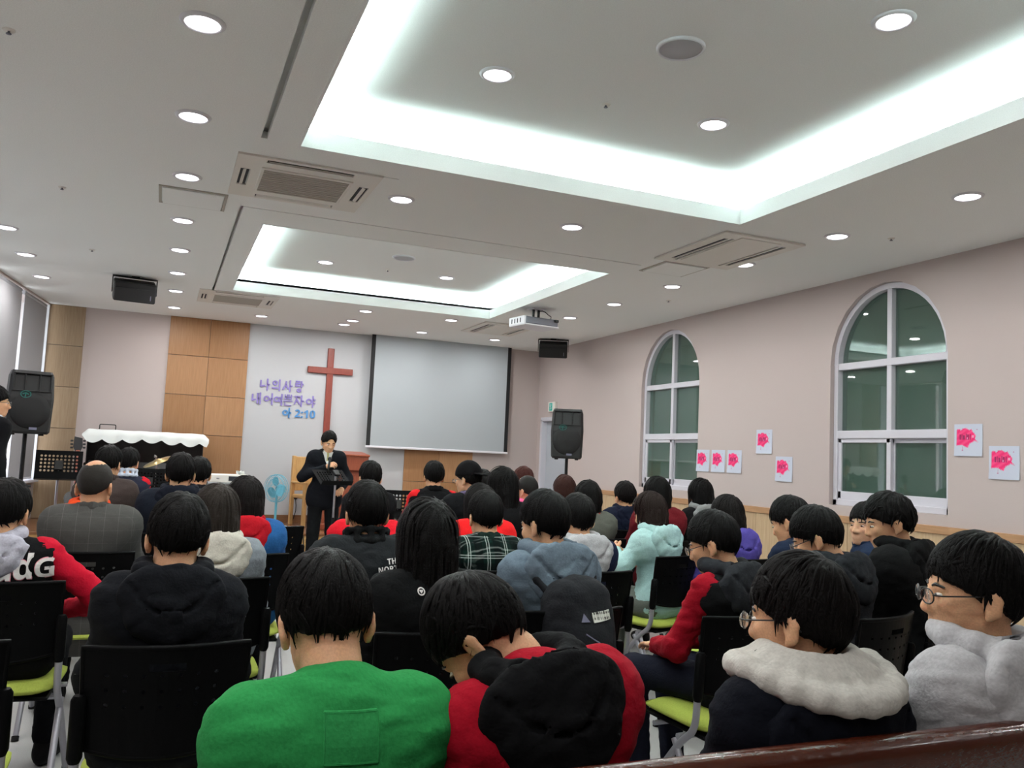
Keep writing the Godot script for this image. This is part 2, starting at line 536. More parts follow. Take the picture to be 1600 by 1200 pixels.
func cassette(at: Vector3, turn: float, label: String) -> void:
	# four-way ceiling air conditioner, 0.86 m square
	var t := thing("air_conditioner", label, "air conditioner", at, turn, "ceiling air conditioners")
	var st := begin()
	for r in minus(minus(minus(minus([[-0.43, -0.43, 0.43, 0.43]], [-0.26, -0.395, 0.26, -0.34]), [-0.26, 0.34, 0.26, 0.395]), [-0.395, -0.17, -0.335, 0.17]), [0.335, -0.17, 0.395, 0.17]):
		box(st, Vector3((r[0] + r[2]) / 2, -0.006, (r[1] + r[3]) / 2), Vector3(r[2] - r[0], 0.012, r[3] - r[1]), 0.0)
	obj("panel", done(st), M.plastic_white, t)
	st = begin()
	box(st, Vector3(0, -0.014, 0), Vector3(0.56, 0.010, 0.50), 0.004)
	obj("grille_frame", done(st), M.plastic_white, t)
	for k in 12:
		obj("grille_slat", boxm(Vector3(0, -0.020, -0.21 + k * 0.038), Vector3(0.52, 0.006, 0.024), 0.001), M.grille, t)
	for k in 4:
		var b := Basis(Vector3.UP, k * PI / 2)
		var w := 0.51 if k % 2 == 0 else 0.33
		obj("outlet", boxm(b * Vector3(0, -0.004, 0.3675), (b * Vector3(w, 0.006, 0.05)).abs(), 0.0), M.vent_dark, t)
		obj("louver", boxm(b * Vector3(0, -0.010, 0.369), Vector3(w - 0.01, 0.005, 0.022), 0.001, b * Basis(Vector3.RIGHT, 0.5)), M.plastic_white, t)

func cassette_two_way(at: Vector3, label: String) -> void:
	# two-way ceiling air conditioner with long double slots along z
	var t := thing("air_conditioner", label, "air conditioner", at - Vector3(0, 0.002, 0), 0, "ceiling air conditioners")
	var holes := [[-0.275, -0.36, -0.235, 0.34], [-0.220, -0.40, -0.195, 0.36], [0.195, -0.38, 0.220, 0.36], [0.240, -0.34, 0.280, 0.36]]
	var rects := [[-0.36, -0.48, 0.36, 0.48]]
	for h in holes: rects = minus(rects, h)
	var st := begin()
	for r in rects:
		box(st, Vector3((r[0] + r[2]) / 2, -0.007, (r[1] + r[3]) / 2), Vector3(r[2] - r[0], 0.014, r[3] - r[1]), 0.0)
	obj("panel", done(st), M.plastic_white, t)
	for i in 4:
		var h: Array = holes[i]
		obj("slot", boxm(Vector3((h[0] + h[2]) / 2, -0.003, (h[1] + h[3]) / 2), Vector3(h[2] - h[0], 0.005, h[3] - h[1]), 0.0), M.vent_dark if i != 2 else M.grille, t)
	obj("centre_cover", boxm(Vector3(0, -0.016, 0.03), Vector3(0.36, 0.008, 0.80), 0.003), M.plastic_white, t)

func hatch(at: Vector3, size: Vector2, label: String) -> void:
	var t := thing("access_panel", label, "access panel", at, 0, "ceiling access panels")
	obj("door", boxm(Vector3(0, -0.006, 0), Vector3(size.x - 0.05, 0.012, size.y - 0.05), 0.002), M.ceiling, t)
	var st := begin()
	for r in minus([[-size.x / 2, -size.y / 2, size.x / 2, size.y / 2]], [-size.x / 2 + 0.02, -size.y / 2 + 0.02, size.x / 2 - 0.02, size.y / 2 - 0.02]):
		box(st, Vector3((r[0] + r[2]) / 2, -0.003, (r[1] + r[3]) / 2), Vector3(r[2] - r[0], 0.006, r[3] - r[1]), 0.001)
	obj("frame", done(st), M.grille, t)

func build_walls() -> void:
	# floor
	var fl := struct("floor", "pale grey speckled vinyl floor", "floor")
	obj("floor_sheet", boxm(Vector3(1.0, -0.05, -4.0), Vector3(9.6, 0.1, 17.2), 0.0), M.floor, fl)
	# front wall: plaster with raised wood panels
	var fw := struct("wall_front", "front wall of pink and white plaster with wood panel columns", "wall")
	for s in [[-3.0, -1.02, M.pink_wall], [-1.02, 0.0, M.pink_wall], [0.0, 1.03, M.white_wall], [1.03, 3.33, M.white_wall], [3.33, 4.40, M.white_wall], [4.40, 5.75, M.pink_wall]]:
		obj("plaster", boxm(Vector3((s[0] + s[1]) / 2, 1.6, FRONT - 0.15), Vector3(s[1] - s[0], 3.2, 0.3), 0.0), s[2], fw)
	var woods := [M.wood_panel, M.wood_panel_b, M.wood_panel_c]
	var k := 0
	for col in [[-1.56, -1.02, 1], [0.0, 1.03, 2], [3.33, 4.40, 2]]:
		var n: int = col[2]
		var w: float = (col[1] - col[0]) / n
		for c in n:
			var y := 0.36
			for yt in [0.97, 1.50, 2.03, 2.56, 3.08]:
				obj("wood_panel", boxm(Vector3(col[0] + w * (c + 0.5), (y + yt) / 2, FRONT + 0.012), Vector3(w - (0.004 if n > 1 else 0.0), yt - y - 0.006, 0.024), 0.002), woods[(k * 7 + c * 2) % 3] if n > 1 else [M.wood_panel_grey, M.wood_panel_grey_b][k % 2], fw)
				y = yt
				k += 1
	obj("skirting", boxm(Vector3(2.18, 0.405, FRONT + 0.01), Vector3(2.28, 0.09, 0.02), 0.003), M.baseboard, fw)
	# right wall with two arched windows and a door
	var rw := struct("wall_right", "pink plaster right wall with two arched window openings", "wall")
	var st := begin()
	var toX := Transform3D(Basis(Vector3(0, 0, 1), Vector3(0, 1, 0), Vector3(1, 0, 0)), Vector3(RIGHT, 0, 0))
	var wins := [-8.46, -5.245]
	var edges := [-12.5]
	var spans := []
	var z := -12.5
	for hole in [[-12.05, -11.05], [wins[0] - 0.61, wins[0] + 0.61], [wins[1] - 0.61, wins[1] + 0.61]]:
		spans.append([z, hole[0]])
		z = hole[1]
	spans.append([z, 4.6])
	for s in spans:
		extrude(st, PackedVector2Array([Vector2(s[0], 0), Vector2(s[1], 0), Vector2(s[1], 3.2), Vector2(s[0], 3.2)]), 0.25, toX)
	extrude(st, PackedVector2Array([Vector2(-12.05, 2.03), Vector2(-11.05, 2.03), Vector2(-11.05, 3.2), Vector2(-12.05, 3.2)]), 0.25, toX)
	for c in wins:
		extrude(st, PackedVector2Array([Vector2(c - 0.61, 0), Vector2(c + 0.61, 0), Vector2(c + 0.61, 1.10), Vector2(c - 0.61, 1.10)]), 0.25, toX)
		for q in 12:
			var a0 := PI * q / 12.0
			var a1 := PI * (q + 1) / 12.0
			var p0 := Vector2(c - cos(a0) * 0.61, 2.33 + sin(a0) * 0.65)
			var p1 := Vector2(c - cos(a1) * 0.61, 2.33 + sin(a1) * 0.65)
			extrude(st, PackedVector2Array([p0, p1, Vector2(p1.x, 3.2), Vector2(p0.x, 3.2)]), 0.25, toX)
	obj("plaster", done(st), M.pink_wall, rw)
	# wainscot boards and cap rail
	var q := 0
	z = -11.02
	while z < 4.0:
		obj("wainscot_board", boxm(Vector3(RIGHT - 0.008, 0.48, z + 0.3), Vector3(0.016, 0.96, 0.596), 0.002), M.wainscot if (q * 5) % 3 else M.wainscot_b, rw)
		z += 0.6
		q += 1
	obj("cap_rail", boxm(Vector3(RIGHT - 0.014, 0.985, -3.4), Vector3(0.030, 0.06, 15.2), 0.004), M.wood_cap, rw)
	for i in 2:
		arched_window(i + 1, wins[i])
	# door
	var dr := struct("door_1", "grey door with grey frame in the right front corner", "door")
	st = begin()
	for zz in [-12.02, -11.08]:
		box(st, Vector3(RIGHT + 0.10, 1.0, zz), Vector3(0.22, 2.0, 0.06), 0.004)
	box(st, Vector3(RIGHT + 0.10, 2.0, -11.55), Vector3(0.22, 0.06, 1.0), 0.004)
	obj("door_frame", done(st), M.frame_grey, dr)
	var leaf := obj("door_leaf", boxm(Vector3(RIGHT + 0.10, 0.985, -11.55), Vector3(0.045, 1.965, 0.875), 0.003), M.door_grey, dr)
	obj("door_handle", tubem([Vector3(RIGHT + 0.075, 1.0, -11.2), Vector3(RIGHT + 0.03, 1.0, -11.2), Vector3(RIGHT + 0.03, 1.0, -11.32)], 0.01), M.steel, leaf)
	obj("door_backing", boxm(Vector3(RIGHT + 0.24, 1.0, -11.55), Vector3(0.02, 2.06, 1.0), 0.0), M.door_grey, dr)
	# rear wall
	var bw := struct("wall_rear", "pink plaster rear wall behind the viewpoint", "wall")
	obj("plaster", boxm(Vector3(1.0, 1.6, 4.45), Vector3(9.6, 3.2, 0.3), 0.0), M.pink_wall, bw)
	# left wall, not square to the front wall: window strip with roller blinds
	var lw := struct("wall_left", "left wall of the hall with a strip of blinded windows", "wall")
	lw.position = Vector3(-1.43, 0, FRONT)
	lw.rotation.y = atan2(-0.112, 1.0)
	obj("plaster", boxm(Vector3(-0.15, 0.41, 8.1), Vector3(0.3, 0.82, 17.2), 0.0), M.pink_wall, lw)
	obj("plaster", boxm(Vector3(-0.15, 3.13, 8.1), Vector3(0.3, 0.14, 17.2), 0.0), M.pink_wall, lw)
	obj("plaster", boxm(Vector3(-0.15, 1.9, -0.125), Vector3(0.3, 2.5, 0.35), 0.0), M.white_wall, lw)
	obj("plaster", boxm(Vector3(-0.15, 1.9, 12.3), Vector3(0.3, 2.5, 8.9), 0.0), M.pink_wall, lw)
	obj("sill", boxm(Vector3(0.0, 0.835, 4.0), Vector3(0.14, 0.03, 7.8), 0.004), M.frame_grey, lw)
	var wn := struct("window_3", "window strip behind grey roller blinds, daylight at the gaps", "window")
	wn.position = lw.position
	wn.rotation.y = lw.rotation.y
	for i in range(1, 8):
		obj("mullion", boxm(Vector3(-0.26, 1.95, 0.08 + i * 1.12 - 0.10), Vector3(0.05, 2.22, 0.05), 0.004), M.frame_grey, wn)
	for i in 7:
		obj("pane", boxm(Vector3(-0.26, 1.95, 0.08 + i * 1.12 + 0.46), Vector3(0.008, 2.22, 1.06), 0.0), M.clear_glass, wn)
	for i in 7:
		var b := thing("roller_blind", "grey roller blind pulled down, %s from the front wall" % ORD[i], "blind", lw.position + Vector3(0, 0.86, 0), lw.rotation.y, "roller blinds")
		var u0 := 0.18 + i * 1.12
		obj("fabric", boxm(Vector3(0.0, 1.08, u0 + 0.50), Vector3(0.004, 2.12, 1.0), 0.0), M.blind, b)
		obj("bottom_bar", boxm(Vector3(0.0, 0.012, u0 + 0.50), Vector3(0.014, 0.024, 1.0), 0.003), M.frame_grey, b)
		obj("roller", tubem([Vector3(-0.02, 2.165, u0), Vector3(-0.02, 2.165, u0 + 1.0)], 0.024, 12), M.blind, b)
	# stage
	var sg := struct("trim_1", "low wooden stage platform along the front wall", "stage")
	obj("stage_body", boxm(Vector3(1.5, 0.165, -11.32), Vector3(5.9, 0.33, 1.72), 0.003), M.stage_riser, sg)
	for i in 12:
		obj("stage_board", boxm(Vector3(1.5, 0.345, -10.52 - i * 0.145), Vector3(5.92, 0.03, 0.142), 0.002), M.stage_floor, sg)

func arched_window(n: int, c: float) -> void:
	var w := struct("window_%d" % n, ["", "arched window with grey frame, farther one on the right wall", "arched window with grey frame, nearer one on the right wall"][n], "window")
	w.position = Vector3(RIGHT + 0.04, 0, c)
	# local: x outwards, z along the wall
	var toX := Transform3D(Basis(Vector3(0, 0, 1), Vector3(0, 1, 0), Vector3(1, 0, 0)), Vector3.ZERO)
	var st := begin()
	var n_arc := 22
	for q in n_arc:
		var a0 := PI * q / n_arc
		var a1 := PI * (q + 1) / n_arc
		extrude(st, PackedVector2Array([Vector2(-cos(a0) * 0.607, 2.33 + sin(a0) * 0.647), Vector2(-cos(a1) * 0.607, 2.33 + sin(a1) * 0.647), Vector2(-cos(a1) * 0.562, 2.33 + sin(a1) * 0.60), Vector2(-cos(a0) * 0.562, 2.33 + sin(a0) * 0.60)]), 0.10, toX)
	for s in [-1, 1]:
		box(st, Vector3(0.05, 1.715, s * 0.5845), Vector3(0.10, 1.23, 0.045), 0.003)
	box(st, Vector3(0.05, 1.125, 0), Vector3(0.10, 0.05, 1.214), 0.003)
	obj("window_frame", done(st), M.frame_grey, w)
	obj("mullion", boxm(Vector3(0.045, 2.32, 0), Vector3(0.07, 1.24, 0.05), 0.004), M.frame_grey, w)
	obj("transom", boxm(Vector3(0.045, 2.315, 0), Vector3(0.075, 0.06, 1.13), 0.004), M.frame_grey, w)
	obj("transom", boxm(Vector3(0.045, 1.715, 0), Vector3(0.085, 0.07, 1.13), 0.004), M.frame_grey, w)
	# fixed panes
	for s in [-1, 1]:
		var poly := PackedVector2Array([Vector2(s * 0.02, 2.33), Vector2(s * 0.02, 2.93)])
		for q in range(8, -1, -1):
			var a := PI / 2 * q / 8.0
			if q < 8: poly.append(Vector2(s * cos(a) * 0.57, 2.33 + sin(a) * 0.61))
		st = begin()
		extrude(st, poly, 0.006, toX.translated(Vector3(0.055, 0, 0)))
		obj("pane", done(st), M.glass, w)
		obj("pane", boxm(Vector3(0.058, 2.02, s * 0.295), Vector3(0.006, 0.56, 0.545), 0.0), M.glass, w)
	# sliding sashes
	for s in [-1, 1]:
		var dx := 0.030 if s < 0 else 0.062
		st = begin()
		var zc: float = s * 0.277
		for e in [-1, 1]:
			box(st, Vector3(dx, 1.42, zc + e * 0.272), Vector3(0.03, 0.52, 0.045), 0.003)
		box(st, Vector3(dx, 1.665, zc), Vector3(0.03, 0.04, 0.58), 0.003)
		box(st, Vector3(dx, 1.185, zc), Vector3(0.03, 0.075, 0.58), 0.003)
		var sash := obj("sash", done(st), M.frame_grey, w)
		obj("pane", boxm(Vector3(dx, 1.43, zc), Vector3(0.006, 0.44, 0.51), 0.0), M.glass, sash)
	obj("backing_board", boxm(Vector3(0.16, 2.05, 0), Vector3(0.01, 1.95, 1.22), 0.0), M.film, w)

# ------------------------------------------------------------------ things at the front
const GLYPH := {
	"na": [[[0.08, 0.85], [0.08, 0.33], [0.52, 0.40]], [[0.74, 1.0], [0.74, 0.0]], [[0.74, 0.5], [1.0, 0.5]]],
	"ui": [[[0.05, 0.25], [0.70, 0.25]], [[0.88, 1.0], [0.88, 0.0]], "o", 0.38, 0.68, 0.22],
	"sa": [[[0.36, 0.92], [0.30, 0.55], [0.05, 0.15]], [[0.33, 0.62], [0.58, 0.22]], [[0.74, 1.0], [0.74, 0.0]], [[0.74, 0.5], [1.0, 0.5]]],
	"rang": [[[0.08, 0.95], [0.50, 0.95], [0.50, 0.77], [0.12, 0.77], [0.12, 0.56], [0.56, 0.56]], [[0.76, 1.0], [0.76, 0.42]], [[0.76, 0.72], [1.0, 0.72]], "o", 0.5, 0.19, 0.19],
	"nae": [[[0.06, 0.85], [0.06, 0.33], [0.42, 0.40]], [[0.60, 0.95], [0.60, 0.05]], [[0.60, 0.5], [0.86, 0.5]], [[0.88, 1.0], [0.88, 0.0]]],
	"eo": [[[0.55, 0.52], [0.84, 0.52]], [[0.84, 1.0], [0.84, 0.0]], "o", 0.28, 0.52, 0.25],
	"yeo": [[[0.52, 0.66], [0.84, 0.66]], [[0.52, 0.36], [0.84, 0.36]], [[0.84, 1.0], [0.84, 0.0]], "o", 0.28, 0.52, 0.25],
	"ppeun": [[[0.14, 1.0], [0.14, 0.58]], [[0.42, 1.0], [0.42, 0.58]], [[0.14, 0.80], [0.42, 0.80]], [[0.14, 0.60], [0.42, 0.60]], [[0.58, 1.0], [0.58, 0.58]], [[0.86, 1.0], [0.86, 0.58]], [[0.58, 0.80], [0.86, 0.80]], [[0.58, 0.60], [0.86, 0.60]], [[0.0, 0.43], [1.0, 0.43]], [[0.16, 0.33], [0.16, 0.06], [0.90, 0.06]]],
	"ja": [[[0.04, 0.86], [0.60, 0.86]], [[0.34, 0.86], [0.06, 0.18]], [[0.30, 0.58], [0.58, 0.20]], [[0.74, 1.0], [0.74, 0.0]], [[0.74, 0.5], [1.0, 0.5]]],
	"ya": [[[0.72, 1.0], [0.72, 0.0]], [[0.72, 0.66], [1.0, 0.66]], [[0.72, 0.36], [1.0, 0.36]], "o", 0.30, 0.5, 0.26],
	"a": [[[0.74, 1.0], [0.74, 0.0]], [[0.74, 0.5], [1.0, 0.5]], "o", 0.30, 0.5, 0.26],
}

func syllable(parent: Node3D, g: Array, x0: float, x1: float, y0: float, h: float, m: Material) -> void:
	var st := begin()
	var w := x1 - x0
	var xf := Transform3D(Basis.IDENTITY, Vector3(x0, y0, 0))
	var lines := []
	var i := 0
	while i < g.size():
		if g[i] is String:
			var ro: float = g[i + 3] * minf(w, h) * 1.02 + 0.008
			ring_poly(st, Vector2(g[i + 1] * w, g[i + 2] * h), ro, ro - 0.020, 0.012, xf)
			i += 4
			continue
		var l := []
		for p in g[i]: l.append(Vector2(p[0] * w, p[1] * h))
		lines.append(l)
		i += 1
	var thick := 0.013 if g.size() > 8 else 0.021
	strokes(st, lines, thick, 0.012, xf)
	obj("letter", done(st), m, parent)

func build_front() -> void:
	# lettering
	var z := FRONT + 0.002
	var t := thing("wall_lettering", "purple foam letters, upper line left of the cross", "lettering", Vector3(0, 0, z))
	for l in [["na", 1.215, 1.35], ["ui", 1.37, 1.495], ["sa", 1.52, 1.66], ["rang", 1.69, 1.81]]:
		syllable(t, GLYPH[l[0]], l[1], l[2], 2.165, 0.165, M.purple_foam)
	t = thing("wall_lettering", "purple foam letters, longer middle line left of the cross", "lettering", Vector3(0, 0, z))
	for l in [["nae", 1.12, 1.245], ["eo", 1.28, 1.41], ["yeo", 1.42, 1.54], ["ppeun", 1.55, 1.67], ["ja", 1.69, 1.83], ["ya", 1.86, 1.99]]:
		syllable(t, GLYPH[l[0]], l[1], l[2], 1.965, 0.165, M.purple_foam)
	t = thing("wall_lettering", "blue foam letters and numerals 2:10 below the purple lines", "lettering", Vector3(0, 0, z))
	syllable(t, GLYPH.a, 1.545, 1.665, 1.80, 0.14, M.blue_foam)
	var o := obj("numerals", text_mesh("2:10", 0.152, 0.012), M.blue_foam, t)
	o.position = Vector3(1.855, 1.866, 0.006)
	o.scale = Vector3(1.0, 1.0, 1.0)
	# cross
	t = thing("wall_cross", "tall red-brown wooden cross on the white wall", "cross", Vector3(2.165, 0, FRONT + 0.001))
	obj("upright", boxm(Vector3(0, 2.15, 0.022), Vector3(0.09, 1.36, 0.040), 0.005), M.cross_wood, t)
	obj("crossbeam", boxm(Vector3(0.005, 2.505, 0.024), Vector3(0.64, 0.09, 0.044), 0.005), M.cross_wood, t)
	obj("hook", tubem([Vector3(0, 2.825, 0.02), Vector3(0, 2.85, 0.02)], 0.008, 8), M.steel, t)
	# projection screen
	t = thing("projection_screen", "large white projection screen with black side borders", "screen", Vector3(3.82, 1.45, FRONT + 0.13))
	obj("screen_surface", boxm(Vector3(0, 0.815, 0), Vector3(2.08, 1.63, 0.004), 0.0), M.screen_white, t)
	for s in [-1, 1]:
		obj("side_border", boxm(Vector3(s * 1.068, 0.815, 0.0), Vector3(0.058, 1.63, 0.0045), 0.0), M.black_border, t)
	obj("bottom_bar", boxm(Vector3(0, 0.002, 0.0), Vector3(2.21, 0.032, 0.030), 0.006), M.white_metal, t)
	# projector
	t = thing("projector", "silver ceiling projector hanging beside the far coffer", "projector", Vector3(3.81, 3.08, -8.70), 0.15)
	obj("body", boxm(Vector3(0, -0.165, 0), Vector3(0.44, 0.085, 0.33), 0.012), M.projector_grey, t)
	obj("lower_shell", boxm(Vector3(0, -0.212, 0), Vector3(0.455, 0.018, 0.345), 0.006), M.white_metal, t)
	obj("front_panel", boxm(Vector3(-0.222, -0.165, 0), Vector3(0.02, 0.09, 0.335), 0.004), M.white_metal, t)
	for k in 4:
		obj("vent_slot", boxm(Vector3(-0.2335, -0.165, -0.1 + k * 0.06), Vector3(0.003, 0.05, 0.015), 0.0), M.vent_dark, t)
	obj("ceiling_plate", boxm(Vector3(0.02, -0.006, 0), Vector3(0.16, 0.012, 0.16), 0.003), M.white_metal, t)
	for s in [-1, 1]:
		obj("mount_pole", tubem([Vector3(0.02 + s * 0.035, -0.01, 0), Vector3(0.02 + s * 0.035, -0.125, 0)], 0.016, 10), M.black_plastic, t)
	var cb := []
	for k in 9: cb.append(Vector3(0.03 + k * 0.02, -0.03 - 0.012 * k + 0.012 * sin(k * 1.3), 0.05 + 0.10 * sin(k * 0.4)))
	obj("cable", tubem(cb, 0.005, 6), M.black_plastic, t)
	obj("rear_plug", boxm(Vector3(0.19, -0.14, 0.17), Vector3(0.05, 0.03, 0.03), 0.004), M.black_plastic, t)
	# black speakers hung from the ceiling
	hang_speaker(Vector3(-0.37, 3.08, -9.55), 0.12, "black box speaker hanging from the left ceiling")
	hang_speaker(Vector3(5.02, 3.08, -10.75), -0.45, "black box speaker hanging near the right wall by the projector")
	# loudspeakers on stands
	pa_speaker(Vector3(-1.09, 0, -8.40), 0.25, 1.40, "black loudspeaker on a pole at the left beside the blinds", "black speaker pole stand at the left beside the blinds")
	pa_speaker(Vector3(4.14, 0, -8.40), -0.5, 1.40, "black loudspeaker on a tripod by the grey door", "black tripod speaker stand by the grey door")
	# exit sign
	t = thing("exit_sign", "small green and white exit sign above the door", "sign", Vector3(RIGHT, 2.18, -11.60))
	obj("case", boxm(Vector3(-0.022, 0, 0), Vector3(0.044, 0.15, 0.24), 0.005), M.plastic_white, t)
	obj("green_face", boxm(Vector3(-0.045, 0, -0.02), Vector3(0.003, 0.115, 0.10), 0.0), M.exit_glow, t)
	var st := begin()
	var xf := Transform3D(Basis(Vector3(0, 0, 1), Vector3(0, 1, 0), Vector3(-1, 0, 0)), Vector3(-0.0465, 0, -0.02))
	strokes(st, [[Vector2(-0.012, 0.015), Vector2(0.006, -0.008), Vector2(-0.012, -0.04)], [Vector2(0.004, -0.008), Vector2(0.022, -0.026)], [Vector2(-0.03, 0.012), Vector2(0.02, 0.016)]], 0.012, 0.002, xf)
	ring_poly(st, Vector2(0.004, 0.036), 0.012, 0.001, 0.002, xf, 10)
	obj("running_figure", done(st), M.plastic_white, t)
	# pulpit
	t = thing("pulpit", "red-brown wooden pulpit behind the speaker", "pulpit", Vector3(2.20, 0.36, -11.15))
	obj("base", boxm(Vector3(0, 0.04, 0), Vector3(0.56, 0.08, 0.46), 0.01), M.pulpit_wood, t)
	obj("column", boxm(Vector3(0, 0.42, 0), Vector3(0.46, 0.70, 0.36), 0.008), M.pulpit_wood, t)
	obj("front_panel", boxm(Vector3(0, 0.42, 0.185), Vector3(0.34, 0.56, 0.016), 0.006), M.pulpit_wood, t)
	obj("head", boxm(Vector3(0, 0.865, 0), Vector3(0.64, 0.20, 0.46), 0.008), M.pulpit_wood, t)
	obj("top_board", boxm(Vector3(0, 0.98, 0), Vector3(0.66, 0.025, 0.50), 0.006, Basis(Vector3.RIGHT, 0.08)), M.pulpit_wood, t)
	# wooden chair on the stage
	t = thing("wooden_chair", "pale wooden armchair on the stage behind the speaker", "chair", Vector3(1.97, 0.36, -11.62), 0.25)
	for s in [-1, 1]:
		obj("leg", boxm(Vector3(s * 0.23, 0.46, 0.22 - 0.44), Vector3(0.05, 0.92, 0.05), 0.006), M.light_wood, t)
		obj("leg", boxm(Vector3(s * 0.23, 0.28, 0.21), Vector3(0.05, 0.56, 0.05), 0.006), M.light_wood, t)
		obj("armrest", boxm(Vector3(s * 0.23, 0.565, 0.01), Vector3(0.06, 0.03, 0.46), 0.008), M.light_wood, t)
	obj("seat", boxm(Vector3(0, 0.38, 0), Vector3(0.46, 0.05, 0.44), 0.01), M.light_wood, t)
	obj("backrest", boxm(Vector3(0, 0.68, -0.21), Vector3(0.42, 0.46, 0.025), 0.008), M.light_wood, t)
	obj("apron", boxm(Vector3(0, 0.32, 0.21), Vector3(0.42, 0.07, 0.02), 0.004), M.light_wood, t)
	# fan
	t = thing("standing_fan", "light blue standing fan on the stage", "fan", Vector3(1.42, 0.36, -11.2), -0.9)
	st = begin()
	lathe(st, [Vector2(0.0001, 0.05), Vector2(0.06, 0.045), Vector2(0.16, 0.02), Vector2(0.17, 0.0), Vector2(0.0001, 0.0)], 24)
	obj("base", done(st), M.fan_blue, t)
	obj("pole", tubem([Vector3(0, 0.03, 0), Vector3(0, 0.5, 0)], 0.016, 12), M.fan_blue, t)
	var ax := Transform3D(Basis(Vector3.RIGHT, -PI / 2), Vector3(0, 0.50, 0))   # y of the lathe runs along -z... front of the fan is +z
	ax = Transform3D(Basis(Vector3.RIGHT, PI / 2), Vector3(0, 0.50, 0))
	st = begin()
	lathe(st, [Vector2(0.0001, -0.12), Vector2(0.04, -0.115), Vector2(0.05, -0.05), Vector2(0.03, 0.0), Vector2(0.0001, 0.0)], 16, ax)
	obj("motor", done(st), M.fan_blue, t)
	for k in 3:
		st = begin()
		var b := Basis(Vector3.BACK, TAU * k / 3.0)
		for q in 6:
			var r0 := 0.03 + q * 0.019
			var r1 := r0 + 0.019
			var w0 := 0.03 + 0.06 * sin(PI * (q + 0.5) / 7.0)
			var w1 := 0.03 + 0.06 * sin(PI * (q + 1.5) / 7.0)
			quad_out(st, Vector3(0, 0.50, 0.02) + b * Vector3(-w0, r0, -0.015), Vector3(0, 0.50, 0.02) + b * Vector3(w0 * 0.6, r0, 0.015), Vector3(0, 0.50, 0.02) + b * Vector3(w1 * 0.6, r1, 0.015), Vector3(0, 0.50, 0.02) + b * Vector3(-w1, r1, -0.015), Vector3(0, 0, 1))
		obj("blade", done(st), M.fan_blue, t)
	st = begin()
	for zz in [[0.055, 0.06], [0.06, 0.17], [0.04, 0.165], [-0.03, 0.165], [-0.02, 0.175], [0.02, 0.178], [0.058, 0.115]]:
		var c := []
		for k in 25:
			var a := TAU * k / 24.0
			c.append(Vector3(cos(a) * zz[1], 0.5 + sin(a) * zz[1], zz[0]))
		tube(st, c, 0.003, 5, false)
	for k in 28:
		var a := TAU * k / 28.0
		var d := Vector3(cos(a), sin(a), 0)
		var o3 := Vector3(0, 0.5, 0)
		tube(st, [o3 + d * 0.03 + Vector3(0, 0, 0.07), o3 + d * 0.12 + Vector3(0, 0, 0.06), o3 + d * 0.17 + Vector3(0, 0, 0.035), o3 + d * 0.178 + Vector3(0, 0, 0.01), o3 + d * 0.16 + Vector3(0, 0, -0.03), o3 + d * 0.05 + Vector3(0, 0, -0.05)], 0.0016, 4, false)
	obj("cage", done(st), M.fan_blue, t)
	# wall socket lead
	t = thing("power_lead", "black plug and cord hanging from the front wall socket", "cord", Vector3(1.80, 0.67, FRONT + 0.001))
	obj("plug", boxm(Vector3(0, 0.03, 0.025), Vector3(0.045, 0.06, 0.05), 0.008), M.rubber, t)
	obj("cord", tubem([Vector3(0, 0.0, 0.03), Vector3(0.01, -0.08, 0.035), Vector3(0.012, -0.16, 0.03), Vector3(-0.01, -0.25, 0.03), Vector3(-0.03, -0.30, 0.05)], 0.006, 7), M.rubber, t)
	t = thing("floor_cable", "black cable running down over the stage edge beside the speaker", "cable", Vector3(1.60, 0.0, -10.44))
	obj("cord", tubem([Vector3(-0.25, 0.37, -0.35), Vector3(-0.05, 0.37, -0.12), Vector3(0.03, 0.366, -0.03), Vector3(0.06, 0.34, 0.03), Vector3(0.08, 0.15, 0.03), Vector3(0.12, 0.01, 0.08), Vector3(0.25, 0.01, 0.16)], 0.007, 7), M.rubber, t)
	piano()
	band()
	posters()

func hang_speaker(at: Vector3, turn: float, label: String) -> void:
	var t := thing("hanging_speaker", label, "speaker", at, turn, "speakers hung from the ceiling")
	var b := Basis(Vector3.RIGHT, 0.35)
	obj("cabinet", boxm(Vector3(0, -0.145, -0.01), Vector3(0.40, 0.20, 0.22), 0.012, b), M.speaker_black, t)
	obj("grille", boxm(Vector3(0, -0.165, 0) + b * Vector3(0, -0.005, 0.113), Vector3(0.385, 0.14, 0.008), 0.003, b), M.speaker_grille, t)
	obj("badge", boxm(Vector3(0, -0.165, 0) + b * Vector3(0.15, -0.02, 0.118), Vector3(0.008, 0.05, 0.003), 0.0, b), M.grey_ink, t)
	var st := begin()
	for s in [-1, 1]:
		box(st, Vector3(s * 0.212, -0.10, 0), Vector3(0.008, 0.16, 0.05), 0.002)
	box(st, Vector3(0, -0.012, 0), Vector3(0.432, 0.008, 0.05), 0.002)
	obj("bracket", done(st), M.black_plastic, t)
	obj("ceiling_rod", boxm(Vector3(0, -0.005, 0), Vector3(0.08, 0.010, 0.08), 0.002), M.black_plastic, t)

